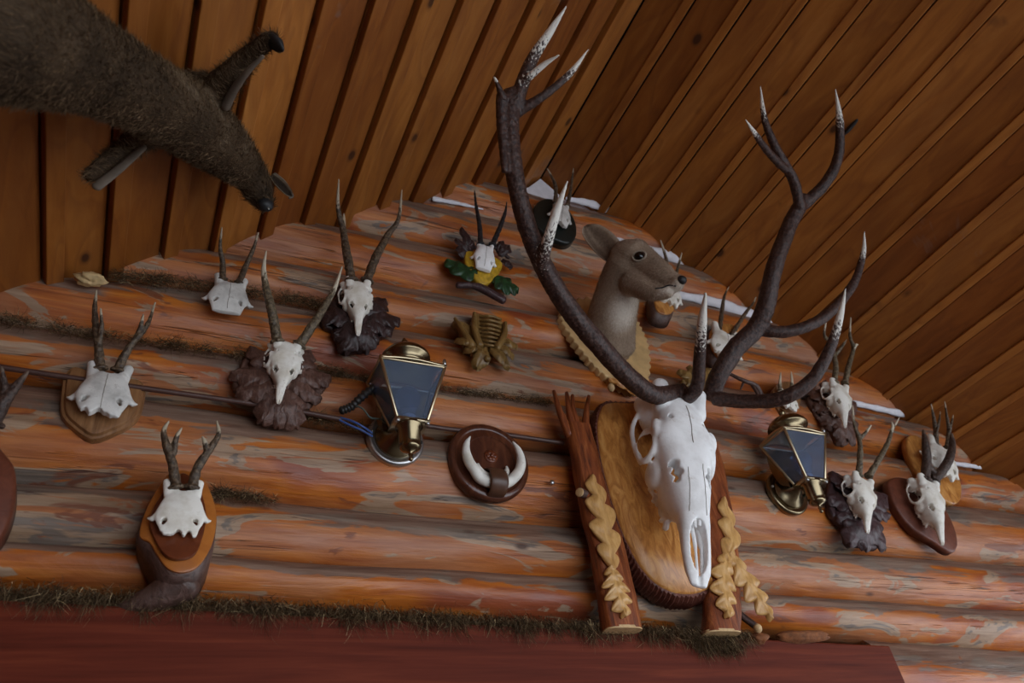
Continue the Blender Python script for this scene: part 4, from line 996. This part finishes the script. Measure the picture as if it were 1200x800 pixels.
obj('fang', tube([pt(313, 242, 0.295), pt(315, 245, 0.295)], [.0022, .001], 6), M_ivory, t)
ea = ear(pt(318, 205, 0.320), pt(342, 230, 0.300), .013, (1, -.2, .9))
obj('ear', ea, M_peltskin, t, attrs={'tone': np.tile(np.tile(np.r_[.95, .6, .1, 0, 0, 0, 0, 0, .1, .7, 1], 14), 2)}, label='pale-rimmed ear')
obj('ear_rim', tube(catmull([pt(322, 203, 0.315), pt(334, 213, 0.310), pt(343, 229, 0.300), pt(339, 232, 0.300)], 4), .0028, 6), M_pale, t)

# ------------------------------------------------------------------ lanterns
def lantern(label, cx, cz, hang_d=.115):
    """coach lamp: round wall plate at (cx, cz), arm and tapered glass case above it"""
    t = thing('wall_lantern', label, 'lantern', (cx, 0, cz), 'brass wall lanterns')
    ax = np.array([0, -1.0, 0])
    o = obj('wall_plate', lathe([(.070, -.01), (.073, .004), (.072, .012), (.066, .016), (.060, .013), (.056, .013)], (cx, 0, cz), ax, 48), M_steel if 'steel' in label else M_brass, t)
    obj('dome', lathe([(.056, .012), (.052, .018), (.040, .026), (.028, .040), (.018, .058), (.013, .072), (.013, .078)], (cx, 0, cz), ax, 40), M_brass, t)
    sc = obj('screw', ball((cx+.062, -.018, cz-.005), (.005, .005, .005), None, 10, 6), M_nose, t)
    sc = obj('screw', ball((cx-.062, -.018, cz+.012), (.004, .004, .004), None, 10, 6), M_steel, t)
    lx, ly = cx+.004, -.100
    P = catmull([(cx, -.070, cz), (cx+.004, -.09, cz-.014), (lx, ly+.02, cz-.036), (lx, ly, cz-.034)], 5)
    obj('arm', tube(P, .010, 12), M_brass, t)
    zc = cz-.076
    obj('finial', lathe([(.003, -.040), (.006, -.036), (.0035, -.030), (.006, -.024), (.004, -.018), (.018, -.013), (.024, -.008), (.026, -.002), (.023, .002), (.026, .006), (.026, .044), (.033, .049), (.033, .056)], (lx, ly, zc+.005), (0, 0, 1), 32), M_brass, t)
    z0, z1 = zc+.064, zc+.208; a0, a1 = .037, .082
    # case frame
    fr = []
    def quad(a, z): return [np.array((lx+sx*a, ly+sy*a*.68, z)) for sx, sy in ((-1, -1), (1, -1), (1, 1), (-1, 1))]
    b, tp = quad(a0, z0), quad(a1, z1)
    for i in range(4):
        fr.append(tube([b[i], tp[i]], .0042, 8)); fr.append(tube([b[i], b[(i+1) % 4]], .0045, 8)); fr.append(tube([tp[i], tp[(i+1) % 4]], .0040, 8))
    fr.append(box((lx, ly, z0-.003), (a0*2+.012, a0*1.36+.012, .005))); 
    obj('case_frame', join(*fr), M_brass_light, t)
    for i in range(4):
        q = [b[i], b[(i+1) % 4], tp[(i+1) % 4], tp[i]]; nn = np.cross(q[1]-q[0], q[3]-q[0]); nn /= np.linalg.norm(nn); nn *= np.sign(np.dot(nn, q[0]-[lx, ly, z0])) or 1
        m = loft([np.array(q)-nn*.0012, np.array(q)+nn*.0012])
        if i == 2: obj('back_panel', m, M_brass, t, smooth=False)
        else: obj('pane', m, M_glass, t, smooth=False)
    for p in b[:2]:
        obj('nut', lathe([(.005, 0), (.006, .003), (.006, .007), (.003, .009)], p+[0, 0, -.012], (0, 0, 1), 12), M_steel, t)
    # bowed roof plate with scroll edge
    n = 12; rim = []
    for i in range(4):
        A_, B_ = tp[i], tp[(i+1) % 4]
        for k in range(n):
            s = k/n; p = A_*(1-s)+B_*s; c_ = np.array([lx, ly, z1]); p = c_+(p-c_)*(1.05-.09*math.sin(math.pi*s)); p[2] = z1+.012*math.sin(math.pi*s); rim.append(p)
    rim = np.array(rim); cc = np.array([lx, ly, z1])
    r2 = rim+[0, 0, .007]; r3 = cc+(rim-cc)*.62; r3[:, 2] = z1+.026; r4 = cc+(rim-cc)*.42; r4[:, 2] = z1+.034
    r0 = cc+(rim-cc)*.9; r0[:, 2] = rim[:, 2]+.001
    obj('roof_plate', loft([r0, rim, r2, r3, r4]), M_brass_light, t)
    obj('chimney_cap', lathe([(.046, .022), (.050, .028), (.050, .040), (.062, .044), (.063, .050), (.060, .058), (.050, .070), (.034, .080), (.014, .087), (.006, .089), (.005, .094), (.010, .099), (.011, .105), (.006, .111), (.004, .117), (.001, .121)], (lx, ly, z1), (0, 0, 1), 36), M_brass, t)
    obj('corner_knob', ball(tp[1]+[0, 0, .016], (.005, .005, .010), None, 10, 6), M_steel, t)
    # hooked side guard at the back (dark sheet scroll)
    for sx in (-1, 1):
        g2 = [(ly+.088, z1+.004), (ly+.118, z1-.030), (ly+.120, z1-.075), (ly+.095, z1-.125), (ly+.055, z0+.0), (ly+.043, z0), (ly+.083, z1-.01)]
        q = catmull([(lx+sx*.055, y, z) for y, z in [(ly+(a-ly)*.62, b) for a, b in g2]], 3, True); q2 = q+[sx*.002, 0, 0]
        if sx < 0: obj('side_scroll', loft([q, q2]), M_brass, t, smooth=False)
    obj('bulb', lathe([(.013, 0), (.014, .020), (.020, .034), (.029, .055), (.031, .070), (.027, .085), (.016, .096), (.004, .099)], (lx, ly, z0+.005), (0, 0, 1), 28), M_glass, t)
    obj('bulb_socket', lathe([(.016, 0), (.016, .022), (.013, .024)], (lx, ly, z0), (0, 0, 1), 24), M_white, t)
    return t
p = W(463, 516, .005); lantern('brass coach lantern with blue-grey glass on a steel-rimmed plate, left of the tusk disc', p[0], p[2])
p = W(922, 578, .005); lantern('brass coach lantern with greenish glass below the big stag antler, right side', p[0], p[2])

# ------------------------------------------------------------------ boar tusk disc
p = W(571, 543, .0); dx, dz = p[0], p[2]; r_ = .112
t = thing('tusk_plaque', 'round mahogany disc with two white boar tusks and a leather strap', 'hunting trophy', (dx, 0, dz))
obj('disc', lathe([(r_*.98, -.008), (r_, .006), (r_*.99, .013), (r_*.93, .019), (r_*.86, .020), (r_*.83, .016), (r_*.79, .016), (r_*.62, .022), (r_*.60, .019), (r_*.5, .019), (.001, .019)], (dx, 0, dz), (0, -1, 0), 56), M_disc, t, angle=.9)
for s in (-1, 1):
    a = np.radians(np.linspace(-86, 38, 9)); q = [(dx+s*math.cos(x)*.076, -.034-(.010 if i > 2 else 0), dz+math.sin(x)*.076) for i, x in enumerate(a)]
    q = catmull(q, 3); rr = np.interp(np.linspace(0, 1, len(q)), [0, .15, .6, .85, 1], [.013, .0145, .0125, .008, .0015])
    obj('tusk', tube(q, rr, 14), M_ivory, t)
    a = np.radians(np.linspace(-80, 10, 6)); q = [(dx+s*math.cos(x)*.040, -.028, dz-.026+math.sin(x)*.030) for x in a]
    obj('whetter_tusk', tube(catmull(q, 3), np.interp(np.linspace(0, 1, 16), [0, .7, 1], [.010, .008, .003]), 12), M_ivory, t)
obj('strap', join(tube(catmull([(dx+.002, -.020, dz-.028), (dx+.002, -.047, dz-.045), (dx+.002, -.056, dz-.075), (dx+.002, -.040, dz-.098), (dx+.002, -.018, dz-.102)], 6), .004, 12, True, 6.0, [1, 0, 0])), M_leather, t)
bt = [ball((dx+.003+math.cos(k*math.pi/3)*.009, -.022, dz+.010+math.sin(k*math.pi/3)*.009), (.007, .005, .007), None, 10, 6) for k in range(6)]
obj('rosette', join(lathe([(.019, .0), (.019, .004), (.015, .006)], (dx+.003, -.017, dz+.010), (0, -1, 0), 28), ball((dx+.003, -.026, dz+.010), (.006, .005, .006), None, 10, 6), *bt), M_heart, t)

# ------------------------------------------------------------------ carved ochre ornament
t = thing('carved_ornament', 'ochre carved wooden ornament with ribbed centre above a fan of leaves', 'wood carving', W(568, 400, 0))
rb = []
P = outline([(532, 374), (541, 386), (547, 404), (556, 410), (569, 412), (585, 408), (592, 398), (593, 382), (588, 374), (578, 368), (566, 367), (557, 367), (553, 380), (545, 376)], .03, 3)
rb.append(slab(P, 0.0, .03, .008))
rb.append(tube(catmull([W(533, 373, .025), W(543, 388, .04), (W(553, 405, .045))], 5), np.linspace(.005, .013, 11), 10))
rb.append(tube(catmull([W(556, 367, .03), W(556, 385, .045), (W(562, 405, .045))], 5), np.linspace(.006, .012, 11), 10))
rb.append(tube(catmull([W(592, 378, .03), W(591, 392, .045), (W(582, 408, .045))], 5), np.linspace(.006, .012, 11), 10))
obj('body', join(*rb), M_ochre, t)
rl = []
for k in range(8):
    s = k/7; v = 371+s*33
    rl.append(tube(catmull([W(563+s*1.5, v, .034), W(574+s*.5, v-1+s*1.5, .050), W(587-s*2, v+3, .038)], 4), .0040, 8))
obj('ribs', join(*rl), M_ochre, t)
for (a, b, w) in (((556, 408), (533, 400), .04), ((560, 410), (543, 412), .042), ((564, 410), (553, 419), .04), ((568, 410), (557, 433), .05), ((573, 410), (596, 433), .048), ((580, 408), (601, 420), .042), ((584, 404), (605, 408), .042)):
    A_, B_ = W(*a, .035), W(*b, .02); obj('leaf', leaf([A_, (A_+B_)/2+[0, -.012, 0], B_], w, (0, -1, 0.2), 2, .006, .006, .2, 20, 5, .5), M_ochre, t)
obj('acorn', ball(W(571, 420, .05), (.010, .010, .011)), M_ochre, t)

# small carving behind the stag antler base
t = thing('leaf_carving', 'small ochre leaf carving peeping out behind the stag antler bases', 'wood carving', W(812, 446, 0))
for (a, b, w) in (((812, 452), (794, 435), .05), ((814, 450), (806, 430), .04), ((818, 450), (832, 434), .05), ((812, 454), (797, 448), .04), ((818, 452), (831, 446), .04)):
    A_, B_ = W(*a, .02), W(*b, .02); obj('leaf', leaf([A_, (A_+B_)/2+[0, -.01, 0], B_], w, (0, -1, 0), 3, .006, .006, .3, 24, 5), M_ochre, t)

# gnarled root piece left of the right lantern
o = obj('gnarled_twig', join(tube(catmull([W(855, 438, .015), W(872, 446, .03), W(886, 452, .03), W(893, 466, .02)], 5), np.linspace(.006, .010, 16), 10), tube(catmull([W(880, 449, .025), W(888, 462, .03), W(886, 470, .02)], 4), .006, 8), tube([W(872, 446, .02), W(868, 456, .02)], [.006, .003], 8)), M_bark)
o['label'] = 'dark gnarled twig on the log left of the tiny skull over the right lantern'; o['category'] = 'twig'

# ------------------------------------------------------------------ conduit, hose, wires
def line(name, pts, r, mat, label, cat, n=8, seg=10):
    o = obj(name, tube(catmull([W(*p) for p in pts], n), r, seg), mat); o['label'] = label; o['category'] = cat; return o
line('conduit', [(-120, 412, .02), (0, 430, .02), (73, 441, .02), (170, 455, .02), (290, 472, .02), (345, 481, .022), (400, 491, .025)], .0065, M_conduit, 'brown conduit running in the log joint left of the left lantern', 'conduit')
line('conduit', [(490, 497, .02), (530, 503, .008), (590, 509, .008), (660, 519, .015)], .0065, M_conduit, 'short brown conduit in the log joint behind the tusk disc', 'conduit')
o = line('wire', [(398, 489, .028), (412, 493, .04), (424, 499, .045), (436, 507, .03)], .0028, M_wire_blue, 'upper of the two blue wires entering the left lantern plate', 'wire')
o = line('wire', [(398, 492, .028), (412, 499, .035), (424, 504, .04), (436, 511, .03)], .0028, M_wire_blue, 'lower of the two blue wires entering the left lantern plate', 'wire')
line('wire', [(408, 474, .02), (424, 478, .05), (434, 489, .05), (446, 491, .04), (452, 496, .03)], .0022, M_wire_green, 'thin grey-green wire looping from the hose to the left lantern', 'wire')
hp = catmull([W(400, 481, .02), W(412, 476, .03), W(425, 464, .05), W(440, 452, .06), W(450, 440, .05)], 14)
hr = .010+.0018*np.sin(np.arange(len(hp))*1.5)
o = obj('ribbed_hose', tube(hp, hr, 14), M_hose); o['label'] = 'black ribbed cable hose behind the left lantern'; o['category'] = 'hose'
o = obj('nail', ball(W(647, 565, .012), (.007, .005, .007), None, 12, 8), M_steel); o['label'] = 'shiny nail head in the log left of the carved branch stub'; o['category'] = 'nail'
# foam
def lump(name, c, r, M_, label, cat, seed, M3=None, amp=.25):
    V, F = ball((0, 0, 0), 1.0, None, 28, 18); V = V*(1+amp*vnoise(V, 3.0, seed)[:, None]+amp*.4*vnoise(V, 9, seed+1)[:, None])*np.asarray(r)
    if M3 is not None: V = V @ np.asarray(M3).T
    o = obj(name, (V+np.asarray(c), F), M_); o['label'] = label; o['category'] = cat; return o
ang = math.radians(10); Rz = np.array([[math.cos(ang), 0, -math.sin(ang)], [0, 1, 0], [math.sin(ang), 0, math.cos(ang)]])
lump('foam_lump', W(106, 327, .03), (.030, .02, .016), M_foam, 'pale yellow foam lump squeezed out at the left roof edge', 'foam', 3, Rz)
lump('foam_bead', W(940, 746, .035), (.085, .025, .015), M_brownfoam, 'long brown bead of set foam on top of the red beam', 'foam', 5, None, .18)
lump('foam_bead', W(889, 748, .035), (.026, .02, .013), M_brownfoam, 'short brown foam bead beside the sawn end of the right branch', 'foam', 8, None, .18)
lump('brown_lump', W(0, 0, 0)*0+W(1001, 178, 0)*0+np.array([1.845, -.735, roofz(1.845)-.012]), (.008, .035, .006), M_nose, 'dark knot hole in a right roof board near the stag antler tip', 'knot', 6, None, .15)

# ------------------------------------------------------------------ camera, light, colour
cam = bpy.data.cameras.new('camera'); co = bpy.data.objects.new('camera', cam); C.objects.link(co)
cam.sensor_width = 36; cam.lens = FPX*36/1200; cam.clip_start = 0.02
co.matrix_world = Matrix.Translation(Vector(CAM)) @ Matrix([[R[i][0], -R[i][1], -R[i][2]] for i in range(3)]).to_4x4()
cam.dof.use_dof = True; cam.dof.focus_distance = 1.95; cam.dof.aperture_fstop = 4.0
bpy.context.scene.camera = co
w = bpy.data.worlds.new('sky'); bpy.context.scene.world = w; w.use_nodes = True
bg = w.node_tree.nodes['Background']; bg.inputs[0].default_value = (0.84, 0.91, 1.0, 1)
nt = w.node_tree; tc = nt.nodes.new('ShaderNodeTexCoord'); dt = nt.nodes.new('ShaderNodeVectorMath'); dt.operation = 'DOT_PRODUCT'
dv = Vector((0.55, -0.80, 0.22)).normalized(); dt.inputs[1].default_value = dv; nt.links.new(tc.outputs['Generated'], dt.inputs[0])
mr = nt.nodes.new('ShaderNodeMapRange'); mr.inputs['From Min'].default_value = -0.2; mr.inputs['From Max'].default_value = 1.0
mr.inputs['To Min'].default_value = 0.5; mr.inputs['To Max'].default_value = 4.2; nt.links.new(dt.outputs['Value'], mr.inputs['Value']); nt.links.new(mr.outputs[0], bg.inputs[1])
vs = bpy.context.scene.view_settings; vs.view_transform = 'Standard'; vs.look = 'None'; vs.gamma = 1; vs.exposure = 0.0
vs.use_curve_mapping = False
